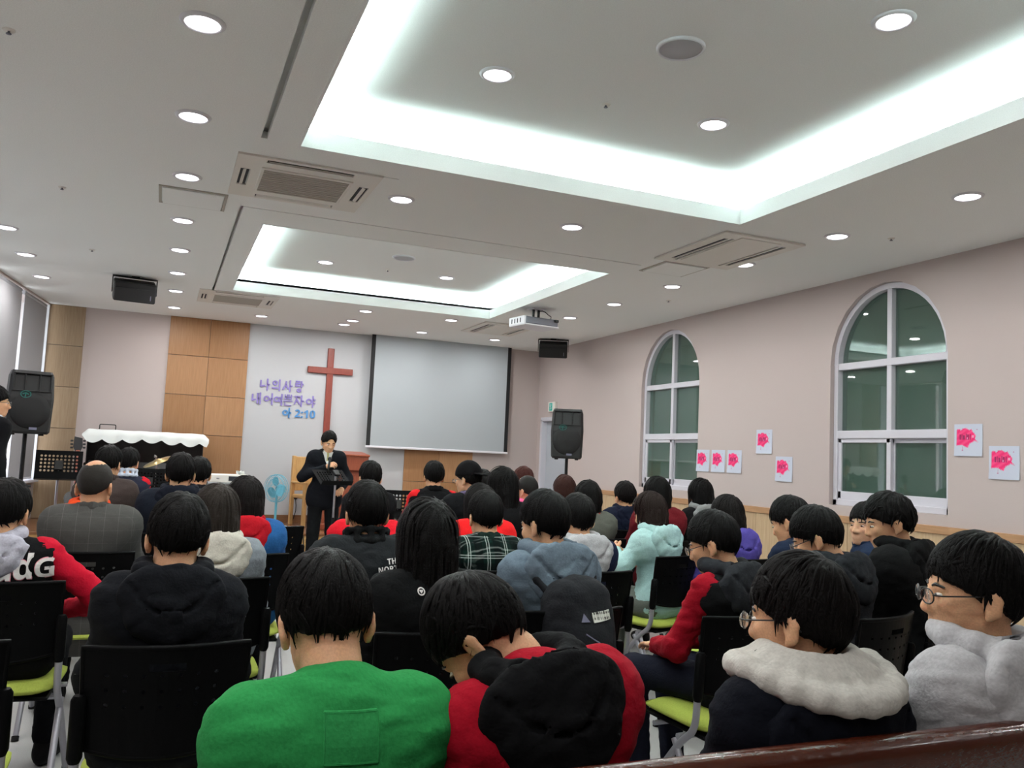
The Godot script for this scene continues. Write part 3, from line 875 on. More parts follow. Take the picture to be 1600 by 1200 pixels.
func pa_speaker(at: Vector3, turn: float, h: float, label: String, stand_label: String) -> void:
	var s := thing("speaker_stand", stand_label, "stand", at, turn, "loudspeaker stands")
	obj("pole", tubem([Vector3(0, 0.25, 0), Vector3(0, h, 0)], 0.0175, 12), M.black_plastic, s)
	obj("lower_tube", tubem([Vector3(0, 0.2, 0), Vector3(0, 0.95, 0)], 0.022, 12), M.black_plastic, s)
	obj("clamp", boxm(Vector3(0.0, 0.95, 0), Vector3(0.06, 0.06, 0.06), 0.01), M.black_plastic, s)
	obj("knob", tubem([Vector3(0.02, 0.95, 0), Vector3(0.08, 0.95, 0)], 0.012, 8), M.black_plastic, s)
	for k in 3:
		var d := Vector3(0, 0, 1).rotated(Vector3.UP, TAU * k / 3.0 + 0.4)
		obj("leg", tubem([Vector3(0, 0.72, 0) + d * 0.02, d * 0.52 + Vector3(0, 0.02, 0)], 0.012, 8), M.black_plastic, s)
		obj("foot", tubem([d * 0.50 + Vector3(0, 0.035, 0), d * 0.535 + Vector3(0, 0.0, 0)], 0.017, 8), M.rubber, s)
	var t := thing("loudspeaker", label, "loudspeaker", at + Vector3(0, h, 0), turn, "loudspeakers on stands")
	# cabinet of one moulding, wider at the woofer, front towards +z
	var st := begin()
	var prof := []
	var rows := [[0.0, 0.150, 0.15], [0.02, 0.165, 0.17], [0.30, 0.175, 0.18], [0.50, 0.165, 0.165], [0.54, 0.150, 0.145]]
	st.set_smooth_group(-1)
	var rings := []
	for r in rows:
		var w: float = r[1]
		var d: float = r[2]
		var y: float = r[0]
		rings.append([Vector3(-w + 0.02, y, d), Vector3(w - 0.02, y, d), Vector3(w, y, d - 0.02), Vector3(w, y, 0.0), Vector3(w * 0.55, y, -d), Vector3(-w * 0.55, y, -d), Vector3(-w, y, 0.0), Vector3(-w, y, d - 0.02)])
	for i in rings.size() - 1:
		for k in 8:
			var k2 := (k + 1) % 8
			var a: Vector3 = rings[i][k]
			var c: Vector3 = rings[i + 1][k2]
			quad_out(st, a, rings[i][k2], c, rings[i + 1][k], Vector3(a.x + c.x, 0, a.z + c.z))
	for e in [[0, -1.0], [rings.size() - 1, 1.0]]:
		for k in range(1, 7):
			tri_out(st, rings[e[0]][0], rings[e[0]][k], rings[e[0]][k + 1], Vector3(0, e[1], 0))
	obj("cabinet", done(st), M.speaker_black, t)
	st = begin()
	lathe(st, [Vector2(0.0001, 0.022), Vector2(0.10, 0.018), Vector2(0.148, 0.006), Vector2(0.158, -0.004), Vector2(0.158, -0.02)], 32, Transform3D(Basis(Vector3.RIGHT, PI / 2), Vector3(0, 0.20, 0.175)))
	obj("woofer_grille", done(st), M.speaker_grille, t)
	st = begin()
	for q in [[-0.15, 0.36, 0.15, 0.37], [-0.15, 0.36, -0.135, 0.52], [0.135, 0.36, 0.15, 0.52], [-0.06, 0.37, -0.05, 0.51], [0.05, 0.37, 0.06, 0.51], [-0.15, 0.508, 0.15, 0.52]]:
		box(st, Vector3((q[0] + q[2]) / 2, (q[1] + q[3]) / 2, 0.172), Vector3(q[2] - q[0], q[3] - q[1], 0.03), 0.003)
	obj("horn_frame", done(st), M.speaker_black, t)
	st = begin()
	ring_poly(st, Vector2(0, 0), 0.042, 0.034, 0.002, Transform3D(Basis(Vector3.BACK, 0.4).scaled(Vector3(1, 0.75, 1)), Vector3(-0.045, 0.335, 0.188)))
	strokes(st, [[Vector2(-0.025, 0.0), Vector2(0.0, 0.012), Vector2(0.022, -0.002)], [Vector2(0.0, 0.012), Vector2(-0.004, -0.022)]], 0.009, 0.002, Transform3D(Basis.IDENTITY, Vector3(-0.045, 0.335, 0.188)))
	var em := obj("emblem", done(st), M.teal_ink, t)
	em.set_meta("label", "teal oval emblem")
	obj("name_plate", boxm(Vector3(0.03, 0.045, 0.184), Vector3(0.06, 0.022, 0.004), 0.001), M.grey_ink, t)
	for sx in [-1, 1]:
		obj("rubber_foot", boxm(Vector3(sx * 0.11, -0.006, 0.08), Vector3(0.04, 0.014, 0.04), 0.004), M.rubber, t)

func piano() -> void:
	var t := thing("upright_piano", "black upright piano under a white scalloped cloth", "piano", Vector3(-0.16, 0.36, -11.62))
	obj("case", boxm(Vector3(0, 0.58, -0.10), Vector3(1.34, 1.12, 0.36), 0.012), M.piano_black, t)
	obj("key_bed", boxm(Vector3(0, 0.62, 0.17), Vector3(1.34, 0.10, 0.26), 0.01), M.piano_black, t)
	obj("fallboard", boxm(Vector3(0, 0.72, 0.08), Vector3(1.28, 0.10, 0.03), 0.006, Basis(Vector3.RIGHT, -0.4)), M.piano_black, t)
	for s in [-1, 1]:
		obj("cheek", boxm(Vector3(s * 0.655, 0.66, 0.17), Vector3(0.035, 0.16, 0.28), 0.01), M.piano_black, t)
		obj("leg", boxm(Vector3(s * 0.62, 0.29, 0.24), Vector3(0.07, 0.56, 0.07), 0.008), M.piano_black, t)
	obj("lower_panel", boxm(Vector3(0, 0.32, 0.085), Vector3(1.2, 0.42, 0.015), 0.004), M.piano_black, t)
	for k in 3:
		obj("pedal", boxm(Vector3(-0.06 + k * 0.06, 0.06, 0.11), Vector3(0.025, 0.012, 0.08), 0.004), M.brass, t)
	# cloth on the top
	var c := thing("piano_cloth", "white cloth with scalloped edge draped over the piano top", "cloth", Vector3(-0.16, 1.50, -11.62))
	var st := begin()
	var n := 84
	var pf := func(i: int, j: int) -> Vector3:
		var u := float(i) / n
		var x := -0.73 + 1.46 * u
		var sc := 0.105 + 0.050 * absf(sin(u * PI * 6.5)) + 0.012 * sin(u * 9.0)
		var edge := maxf(0.0, absf(x) - 0.67) / 0.06
		match j:
			0: return Vector3(x * 0.98, 0.006 - edge * 0.05, -0.27)
			1: return Vector3(x, 0.004 - edge * 0.06 + 0.003 * sin(u * 31.0), 0.06)
			2: return Vector3(x, -0.004 - edge * 0.06, 0.095 + 0.004 * sin(u * 40.0))
			3: return Vector3(x, -sc * 0.55 - edge * 0.02, 0.105 + 0.008 * sin(u * 40.0))
		return Vector3(x * (1.0 - 0.03 * edge), -sc, 0.108 + 0.012 * sin(u * 40.0 + 0.5))
	st.set_smooth_group(0)
	for i in n:
		for j in 4:
			var a: Vector3 = pf.call(i, j)
			var b: Vector3 = pf.call(i + 1, j)
			var d: Vector3 = pf.call(i, j + 1)
			var e: Vector3 = pf.call(i + 1, j + 1)
			quad_out(st, a, b, e, d, Vector3(0, 0.5, 1))
	obj("drape", done(st), M.lace_white, c)
	# small frame on the cloth
	var f := thing("wire_stand", "small dark wire stand on the piano cloth", "stand", Vector3(-0.62, 1.507, -11.62))
	obj("wire", tubem(rounded([Vector3(-0.09, 0, 0), Vector3(-0.09, 0.06, 0), Vector3(0.09, 0.06, 0), Vector3(0.09, 0, 0)], 0.015), 0.006, 7), M.gasket, f)
	obj("rest", tubem([Vector3(-0.09, 0.006, 0), Vector3(-0.09, 0.006, 0.07)], 0.006, 7), M.gasket, f)

func music_stand(at: Vector3, turn: float, h: float, tilt: float, label: String) -> void:
	# h: height of the lower edge of the desk
	var t := thing("music_stand", label, "music stand", at, turn, "black music stands")
	var b := Basis(Vector3.RIGHT, -tilt)
	var o := Vector3(0, h, 0)
	var st := begin()
	# perforated desk: 0.38 x 0.27, holes in a grid
	var nx := 12
	var ny := 8
	var cw := 0.38 / nx
	var ch := 0.27 / ny
	for i in nx:
		for j in ny:
			var hole := i >= 1 and i < nx - 1 and j >= 2 and j < ny - 1 and not (i in [5, 6] and j < 5)
			panel_cell(st, func(u: float, v: float) -> Vector3: return o + b * Vector3(-0.19 + u * cw, v * ch, 0), Vector2(i, j), 0.004, 0.32 if hole else 0.0, b.z)
	obj("desk", done(st), M.chair_black, t)
	obj("ledge", boxm(o + b * Vector3(0, 0.0, 0.03), Vector3(0.38, 0.006, 0.06), 0.001, b), M.chair_black, t)
	obj("post", tubem([Vector3(0, 0.25, -0.03), o + Vector3(0, 0.10, -0.03)], 0.012, 10), M.steel, t)
	obj("lower_tube", tubem([Vector3(0, 0.12, -0.03), Vector3(0, 0.65, -0.03)], 0.016, 10), M.black_plastic, t)
	obj("bracket", boxm(o + Vector3(0, 0.13, -0.02), Vector3(0.07, 0.09, 0.03), 0.006, b), M.black_plastic, t)
	for k in 3:
		var d := Vector3(0, 0, 1).rotated(Vector3.UP, TAU * k / 3.0)
		obj("leg", tubem([Vector3(0, 0.26, -0.03), Vector3(0, 0.0, -0.03) + d * 0.28 + Vector3(0, 0.010, 0)], 0.009, 8), M.black_plastic, t)

func panel_cell(st: SurfaceTool, at: Callable, c: Vector2, thick: float, hole: float, nrm: Vector3) -> void:
	# one cell of a sheet; at(u, v) gives its mid surface; hole: radius as a share of the cell
	st.set_smooth_group(-1)
	var p: Array[Vector3] = []
	for k in [[0, 0], [1, 0], [1, 1], [0, 1]]:
		p.append(at.call(c.x + k[0], c.y + k[1]))
	var off := nrm * thick * 0.5
	if hole <= 0.0:
		for s in [-1.0, 1.0]:
			quad_out(st, p[0] + off * s, p[1] + off * s, p[2] + off * s, p[3] + off * s, nrm * s)
		return
	var bil := func(u: float, v: float) -> Vector3: return p[0].lerp(p[1], u).lerp(p[3].lerp(p[2], u), v)
	var outer := [Vector2(1, 0.5), Vector2(1, 1), Vector2(0.5, 1), Vector2(0, 1), Vector2(0, 0.5), Vector2(0, 0), Vector2(0.5, 0), Vector2(1, 0)]
	for k in 8:
		var o0: Vector2 = outer[k]
		var o1: Vector2 = outer[(k + 1) % 8]
		var i0 := Vector2(0.5, 0.5) + Vector2.from_angle(TAU * k / 8.0) * hole
		var i1 := Vector2(0.5, 0.5) + Vector2.from_angle(TAU * (k + 1) / 8.0) * hole
		var O0: Vector3 = bil.call(o0.x, o0.y); var O1: Vector3 = bil.call(o1.x, o1.y)
		var I0: Vector3 = bil.call(i0.x, i0.y); var I1: Vector3 = bil.call(i1.x, i1.y)
		for s in [-1.0, 1.0]:
			quad_out(st, O0 + off * s, O1 + off * s, I1 + off * s, I0 + off * s, nrm * s)
		quad_out(st, I0 - off, I1 - off, I1 + off, I0 + off, (p[0] + p[2]) * 0.5 - I0)

func band() -> void:
	music_stand(Vector3(-0.83, 0, -8.62), 0.1, 1.00, 0.25, "black perforated music stand at the left in front of the guitar")
	music_stand(Vector3(1.80, 0, -9.27), 0.35, 1.00, 0.95, "black music stand the speaker stands behind")
	music_stand(Vector3(2.10, 0, -7.80), -0.3, 0.765, 0.25, "low black perforated music stand in the front rows")
	music_stand(Vector3(-0.08, 0, -9.75), 0.0, 0.83, 0.2, "black music stand in front of the piano by the drum")
	# cymbal
	var t := thing("cymbal", "tilted brass cymbal on a stand before the piano", "cymbal", Vector3(-0.02, 0.0, -10.34))
	var ax := Transform3D(Basis(Vector3.BACK, 0.42) * Basis(Vector3.RIGHT, 0.15), Vector3(0, 1.17, 0))
	var st := begin()
	lathe(st, [Vector2(0.006, 0.022), Vector2(0.03, 0.018), Vector2(0.04, 0.008), Vector2(0.16, -0.012), Vector2(0.16, -0.014), Vector2(0.04, 0.005), Vector2(0.006, 0.018)], 32, ax)
	obj("plate", done(st), M.brass, t)
	obj("rod", tubem([Vector3(0, 0.0, 0), Vector3(0, 1.15, 0), ax * Vector3(0, 0.07, 0)], 0.008, 8), M.chrome, t)
	obj("wing_nut", boxm(ax * Vector3(0, 0.05, 0), Vector3(0.03, 0.02, 0.012), 0.004), M.chrome, t)
	for k in 3:
		var d := Vector3(0, 0, 1).rotated(Vector3.UP, TAU * k / 3.0)
		obj("leg", tubem([Vector3(0, 0.4, 0), d * 0.25 + Vector3(0, 0.005, 0)], 0.008, 8), M.chrome, t)
	# snare drum
	t = thing("snare_drum", "small chrome drum on a stand beside the red jacket boy", "drum", Vector3(-0.02, 0.0, -9.5))
	st = begin()
	lathe(st, [Vector2(0.0001, 0.83), Vector2(0.17, 0.83), Vector2(0.178, 0.835), Vector2(0.178, 0.815), Vector2(0.17, 0.815), Vector2(0.17, 0.72), Vector2(0.178, 0.72), Vector2(0.178, 0.70), Vector2(0.0001, 0.705)], 32, Transform3D.IDENTITY, false)
	obj("shell", done(st), M.chrome, t)
	for k in 8:
		var d := Vector3(0.178, 0, 0).rotated(Vector3.UP, TAU * k / 8.0)
		obj("lug", tubem([d + Vector3(0, 0.71, 0), d + Vector3(0, 0.83, 0)], 0.008, 6), M.chrome, t)
	obj("post", tubem([Vector3(0, 0.2, 0), Vector3(0, 0.70, 0)], 0.012, 8), M.chrome, t)
	for k in 3:
		var d := Vector3(0, 0, 1).rotated(Vector3.UP, TAU * k / 3.0)
		obj("leg", tubem([Vector3(0, 0.3, 0), d * 0.28 + Vector3(0, 0.01, 0)], 0.009, 8), M.chrome, t)
		obj("basket_arm", tubem([Vector3(0, 0.62, 0), d * 0.17 + Vector3(0, 0.70, 0)], 0.008, 6), M.chrome, t)
	# guitar on a stand against the wood column
	t = thing("guitar", "dark electric guitar leaning by the left wood column", "guitar", Vector3(-0.86, 0.36, -11.08), 0.1)
	var lean := Transform3D(Basis(Vector3.RIGHT, -0.18) * Basis(Vector3.BACK, 0.03), Vector3(0, 0.03, 0.12))
	st = begin()
	var body := PackedVector2Array()
	for k in 36:
		var a := TAU * k / 36.0
		var r := 0.17 + 0.035 * cos(2.0 * a) - 0.02 * cos(4.0 * a)
		body.append(Vector2(cos(a + PI / 2) * r * 0.85, 0.20 + sin(a + PI / 2) * r))
	extrude(st, body, 0.045, lean)
	obj("body", done(st), M.piano_black, t)
	obj("neck", boxm(lean * Vector3(0, 0.60, 0.05), Vector3(0.045, 0.52, 0.022), 0.006, lean.basis), M.pulpit_wood, t)
	st = begin()
	extrude(st, PackedVector2Array([Vector2(-0.025, 0.84), Vector2(0.025, 0.84), Vector2(0.05, 0.90), Vector2(0.045, 1.0), Vector2(-0.04, 1.02), Vector2(-0.05, 0.9)]), 0.015, lean.translated_local(Vector3(0, 0, 0.04)))
	obj("headstock", done(st), M.gasket, t)
	for k in 6:
		obj("tuning_peg", boxm(lean * Vector3((-0.065 if k % 2 == 0 else 0.065), 0.89 + (k / 2) * 0.04, 0.048), Vector3(0.03, 0.022, 0.012), 0.004, lean.basis), M.gasket, t)
	obj("bridge", boxm(lean * Vector3(0, 0.14, 0.05), Vector3(0.08, 0.025, 0.015), 0.003, lean.basis), M.chrome, t)
	# monitor wedge on a pale box at the left
	t = thing("stage_monitor", "black wedge monitor speaker behind the varsity jacket boy", "speaker", Vector3(-1.00, 0.66, -6.3), 0.2)
	st = begin()
	extrude(st, PackedVector2Array([Vector2(-0.18, 0), Vector2(0.18, 0), Vector2(0.16, 0.12), Vector2(0.02, 0.32), Vector2(-0.16, 0.32)]), 0.34, Transform3D(Basis.IDENTITY, Vector3(0, 0, -0.17)))
	obj("cabinet", done(st), M.speaker_black, t)
	obj("grille", boxm(Vector3(0.095, 0.222, 0), Vector3(0.008, 0.20, 0.30), 0.002, Basis(Vector3.BACK, 0.61)), M.speaker_grille, t)
	t = thing("pale_table", "low cream table under the black monitor speaker", "table", Vector3(-0.95, 0, -6.3), 0.0)
	obj("top", boxm(Vector3(0, 0.63, 0), Vector3(0.62, 0.055, 0.5), 0.008), mat("cream_top", Color(0.83, 0.80, 0.68), 0.5), t)
	for sx in [-1, 1]:
		for sz in [-1, 1]:
			obj("leg", boxm(Vector3(sx * 0.27, 0.30, sz * 0.21), Vector3(0.04, 0.60, 0.04), 0.005), M.chair_grey, t)
	# rack with a white player on it
	t = thing("equipment_rack", "black equipment rack right of the piano", "rack", Vector3(0.72, 0, -9.85))
	obj("case", boxm(Vector3(0, 0.48, 0), Vector3(0.50, 0.94, 0.42), 0.01), M.speaker_black, t)
	for k in 4:
		obj("rack_unit", boxm(Vector3(0, 0.86 - k * 0.12, 0.212), Vector3(0.44, 0.10, 0.012), 0.003), M.speaker_grille if k != 1 else M.projector_grey, t)
	for s in [-1, 1]:
		obj("rail", boxm(Vector3(s * 0.235, 0.6, 0.212), Vector3(0.02, 0.66, 0.016), 0.002), M.steel, t)
	t = thing("disc_player", "white player unit with dark display on the black rack", "player", Vector3(0.72, 0.95, -9.85))
	obj("case", boxm(Vector3(0, 0.068, 0), Vector3(0.42, 0.085, 0.32), 0.006), M.plastic_white, t)
	obj("display", boxm(Vector3(0.06, 0.07, 0.161), Vector3(0.14, 0.05, 0.004), 0.001), M.vent_dark, t)
	obj("lower_case", boxm(Vector3(0, 0.013, 0), Vector3(0.44, 0.022, 0.33), 0.004), M.steel, t)
	obj("button", boxm(Vector3(-0.12, 0.07, 0.161), Vector3(0.03, 0.012, 0.004), 0.001), M.steel, t)
	t = thing("tissue_pack", "crumpled white tissue on top of the white player", "tissue", Vector3(0.84, 1.061, -9.85))
	st = begin()
	for k in 7:
		var a := k * 0.9
		quad_out(st, Vector3(0, 0.0, 0), Vector3(cos(a) * 0.05, 0.01 + 0.01 * (k % 3), sin(a) * 0.05), Vector3(cos(a + 0.5) * 0.045, 0.045, sin(a + 0.5) * 0.03), Vector3(0, 0.03, 0.01), Vector3.UP)
	obj("sheet", done(st), M.lace_white, t)

func posters() -> void:
	# white sheets printed with a pink splash and dark lettering marks
	var im := Image.create(160, 160, false, Image.FORMAT_RGB8)
	im.fill(Color(0.76, 0.79, 0.85))
	var splash := PackedVector2Array()
	for p in [[14, 26], [30, 24], [38, 34], [46, 22], [68, 20], [84, 30], [98, 26], [104, 38], [116, 48], [122, 62], [116, 74], [134, 92], [112, 82], [104, 90], [88, 96], [76, 118], [60, 112], [46, 104], [12, 106]]:
		splash.append(Vector2(p[0], p[1]))
	for y in 160:
		for x in 160:
			if Geometry2D.is_point_in_polygon(Vector2(x + 2.5 * sin(y * 0.9), y + 2.5 * sin(x * 0.8)), splash):
				im.set_pixel(x, y, Color(0.90, 0.13, 0.42).lerp(Color(0.94, 0.28, 0.50), 0.5 + 0.5 * sin(x * 0.13 + y * 0.21)))
	for r in [[30, 52, 8, 26], [42, 50, 4, 28], [50, 56, 10, 22], [66, 48, 5, 30], [74, 52, 9, 26], [88, 50, 5, 28]]:
		im.fill_rect(Rect2i(r[0], r[1], r[2], r[3]), Color(0.55, 0.10, 0.32))
	for r in [[100, 56, 12, 12], [72, 66, 5, 10]]:
		im.fill_rect(Rect2i(r[0], r[1], r[2], r[3]), Color(0.92, 0.62, 0.74))
	for r in [[126, 26, 6, 4], [44, 128, 8, 5], [47, 112, 2, 14]]:
		im.fill_rect(Rect2i(r[0], r[1], r[2], r[3]), Color(0.72, 0.42, 0.58))
	var m := mat("poster_print", Color.WHITE, 0.75)
	m.albedo_texture = ImageTexture.create_from_image(im)
	# y of the lower edge, z of the left edge (far end), size
	var list := [[-7.86, 1.33, 0.235, "pink splash poster beside the far window, leftmost of three in a row"], [-7.585, 1.33, 0.235, "pink splash poster, middle one of three in a row"], [-7.31, 1.33, 0.235, "pink splash poster, rightmost of three in a row"],
		[-6.85, 1.535, 0.235, "pink splash poster higher up between the two arched windows"], [-6.56, 1.275, 0.235, "pink splash poster lower down just left of the near window"],
		[-4.575, 1.545, 0.235, "pink splash poster just right of the near window"], [-4.29, 1.385, 0.235, "pink splash poster nearest the right edge of the view"]]
	for p in list:
		var t := thing("poster", p[3], "poster", Vector3(RIGHT - 0.001, p[1], p[0]), 0, "pink splash posters")
		var s: float = p[2]
		var curl := 0.012
		var st := begin()
		st.set_smooth_group(0)
		var pos := func(u: float, v: float) -> Vector3: return Vector3(-0.002 - curl * maxf(0.0, 0.5 - v) * maxf(0.0, 0.5 - v) * 2.0, v * s, u * s)
		for i in 4:
			for j in 4:
				var c := [Vector2(i, j) / 4.0, Vector2(i + 1, j) / 4.0, Vector2(i + 1, j + 1) / 4.0, Vector2(i, j + 1) / 4.0]
				for id in [0, 1, 2, 0, 2, 3]:
					var q: Vector2 = c[id]
					st.set_uv(Vector2(q.x, 1.0 - q.y))
					st.add_vertex(pos.call(q.x, q.y))
		obj("sheet", done(st), m, t)

# ------------------------------------------------------------------ seats
var chair_proto: Node3D

func make_chair() -> Node3D:
	# faces -z; origin on the floor below the middle of the seat
	var t := Node3D.new()
	t.name = "stacking_chair"
	var nrm := Vector3(0, 0.12, 1).normalized()
	var nx := 18
	var ny := 14
	var surf := func(u: float, v: float) -> Vector3:
		var a := u / nx * 2.0 - 1.0
		var b := v / ny
		var x := a * (0.196 + 0.012 * b)
		var y := 0.835 - 0.268 * (1.0 - b) - 0.026 * (1.0 - a * a) * (1.0 - b)
		return Vector3(x, y, 0.185 + 0.04 * b - 0.045 * a * a)
	var st := begin()
	for i in nx:
		for j in ny:
			if j == 11 and i >= 7 and i <= 10:
				continue
			var hole := j in [6, 8, 10] and i >= 2 and i <= 15 and (i % 2 == (0 if j == 8 else 0)) and not (j == 10 and i >= 6 and i <= 11 and false)
			panel_cell(st, surf, Vector2(i, j), 0.012, 0.26 if hole else 0.0, nrm)
	st.set_smooth_group(-1)
	# edges of the panel and of the handle opening
	var off := nrm * 0.006
	for i in nx:
		for e in [[0, Vector3.DOWN], [ny, Vector3.UP]]:
			var a: Vector3 = surf.call(i, e[0])
			var b: Vector3 = surf.call(i + 1, e[0])
			quad_out(st, a - off, b - off, b + off, a + off, e[1])
	for j in ny:
		for e in [[0, Vector3.LEFT], [nx, Vector3.RIGHT]]:
			var a: Vector3 = surf.call(e[0], j)
			var b: Vector3 = surf.call(e[0], j + 1)
			quad_out(st, a - off, b - off, b + off, a + off, e[1])
	for i in range(7, 11):
		for e in [[11, Vector3.UP], [12, Vector3.DOWN]]:
			var a: Vector3 = surf.call(i, e[0])
			var b: Vector3 = surf.call(i + 1, e[0])
			quad_out(st, a - off, b - off, b + off, a + off, e[1])
	for e in [[7, Vector3.RIGHT], [11, Vector3.LEFT]]:
		var a: Vector3 = surf.call(e[0], 11)
		var b: Vector3 = surf.call(e[0], 12)
		quad_out(st, a - off, b - off, b + off, a + off, e[1])
	obj("backrest", done(st), M.chair_black, t)
	# rolled rim round the panel
	st = begin()
	var rim := []
	for i in nx + 1: rim.append(surf.call(i, 0))
	for j in range(1, ny + 1): rim.append(surf.call(nx, j))
	for i in range(nx - 1, -1, -1): rim.append(surf.call(i, ny))
	for j in range(ny - 1, -1, -1): rim.append(surf.call(0, j))
	tube(st, rim, 0.0085, 6, false)
	obj("backrest_rim", done(st), M.chair_black, t)
	# seat cushion
	st = begin()
	st.set_smooth_group(0)
	var n := 12
	var sp := func(i: int, j: int, up: float) -> Vector3:
		var a := float(i) / n * 2.0 - 1.0
		var b := float(j) / n * 2.0 - 1.0
		var r := pow(pow(absf(a), 5.0) + pow(absf(b), 5.0), 0.2)
		var m := maxf(absf(a), absf(b))
		var k := m / maxf(r, 0.001)
		var edge := pow(minf(1.0, m), 8.0)
		var x := a * k * 0.205
		var z := b * k * 0.215 - 0.02
		var y := 0.435 + up * (0.027 - 0.024 * edge) + (0.006 * a * a if up > 0 else 0.0)
		if b < 0.0 and up > 0.0: y -= 0.018 * b * b * b * b
		return Vector3(x, y, z)
	for i in n:
		for j in n:
			for up in [-1.0, 1.0]:
				quad_out(st, sp.call(i, j, up), sp.call(i + 1, j, up), sp.call(i + 1, j + 1, up), sp.call(i, j + 1, up), Vector3(0, up, 0))
	for i in n:
		for e in [[0, Vector3(0, 0, -1)], [n, Vector3(0, 0, 1)]]:
			quad_out(st, sp.call(i, e[0], -1.0), sp.call(i + 1, e[0], -1.0), sp.call(i + 1, e[0], 1.0), sp.call(i, e[0], 1.0), e[1])
			quad_out(st, sp.call(e[0], i, -1.0), sp.call(e[0], i + 1, -1.0), sp.call(e[0], i + 1, 1.0), sp.call(e[0], i, 1.0), Vector3(e[1].z, 0, 0))
	obj("seat_cushion", done(st), M.seat_lime, t)
	obj("seat_pan", boxm(Vector3(0, 0.402, -0.02), Vector3(0.37, 0.014, 0.38), 0.005), M.chair_black, t)
	for s in [-1.0, 1.0]:
		var x: float = s * 0.210
		# upright that turns forward under the seat and runs down to the front foot
		obj("front_leg", tubem(rounded([Vector3(x, 0.66, 0.165), Vector3(x, 0.43, 0.15), Vector3(x, 0.37, 0.07), Vector3(x * 1.03, 0.012, -0.235)], 0.06), 0.0135, 10), M.chair_grey, t)
		obj("rear_leg", tubem([Vector3(x, 0.368, 0.03), Vector3(x * 1.05, 0.012, 0.265)], 0.0125, 10), M.chair_grey, t)
		obj("socket_sleeve", tubem([Vector3(x, 0.535, 0.158), Vector3(x, 0.55, 0.159), Vector3(x, 0.70, 0.172), Vector3(x, 0.712, 0.173)], [0.014, 0.020, 0.020, 0.013], 10), M.chair_black, t)
		obj("glide", tubem([Vector3(x * 1.03, 0.02, -0.23), Vector3(x * 1.03, 0.0, -0.242)], 0.016, 8), M.rubber, t)
		obj("glide", tubem([Vector3(x * 1.05, 0.02, 0.262), Vector3(x * 1.05, 0.0, 0.272)], 0.016, 8), M.rubber, t)
	obj("crossbar", tubem([Vector3(-0.212, 0.380, 0.05), Vector3(0.212, 0.380, 0.05)], 0.0125, 8), M.chair_grey, t)
	obj("crossbar", tubem([Vector3(-0.212, 0.385, -0.10), Vector3(0.212, 0.385, -0.10)], 0.010, 8), M.chair_grey, t)
	return t

func chair(x: float, z: float, turn: float, label: String) -> void:
	if chair_proto == null:
		chair_proto = make_chair()
	var c: Node3D = chair_proto.duplicate()
	c.name = numbered("stacking_chair")
	add_child(c)
	c.position = Vector3(x, 0, z)
	c.rotation.y = turn
	tag(c, label, "chair", "black and lime stacking chairs")

func build_pew() -> void:
	var t := thing("wooden_pew", "glossy dark brown wooden pew in the right foreground", "pew", Vector3(1.38, 0.008, -1.2))
	# rounded top rail, swept along x
	var st := begin()
	st.set_smooth_group(0)
	var prof := []
	for k in 17:
		var a := PI * k / 16.0
		prof.append(Vector2(cos(a) * 0.030, 0.868 + sin(a) * 0.032))
	prof.append(Vector2(-0.030, 0.80))
	prof.append(Vector2(-0.018, 0.79))
	prof.append(Vector2(0.018, 0.79))
	prof.append(Vector2(0.030, 0.80))
	for i in prof.size():
		var p: Vector2 = prof[i]
		var q: Vector2 = prof[(i + 1) % prof.size()]
		var mid := (p + q) * 0.5 - Vector2(0, 0.84)
		quad_out(st, Vector3(-1.25, p.y, p.x), Vector3(1.25, p.y, p.x), Vector3(1.25, q.y, q.x), Vector3(-1.25, q.y, q.x), Vector3(0, mid.y, mid.x))
	obj("top_rail", done(st), M.pew_wood, t)
	obj("back_panel", boxm(Vector3(0, 0.60, 0.0), Vector3(2.46, 0.42, 0.024), 0.004), M.pew_wood, t)
	obj("seat_board", boxm(Vector3(0, 0.405, -0.24), Vector3(2.46, 0.035, 0.44), 0.01), M.pew_wood, t)
	for s in [-1, 1]:
		obj("end_panel", boxm(Vector3(s * 1.27, 0.30, -0.2), Vector3(0.04, 0.60, 0.50), 0.01), M.pew_wood, t)
	obj("rear_rail", boxm(Vector3(0, 0.36, 0.0), Vector3(2.46, 0.06, 0.03), 0.006), M.pew_wood, t)

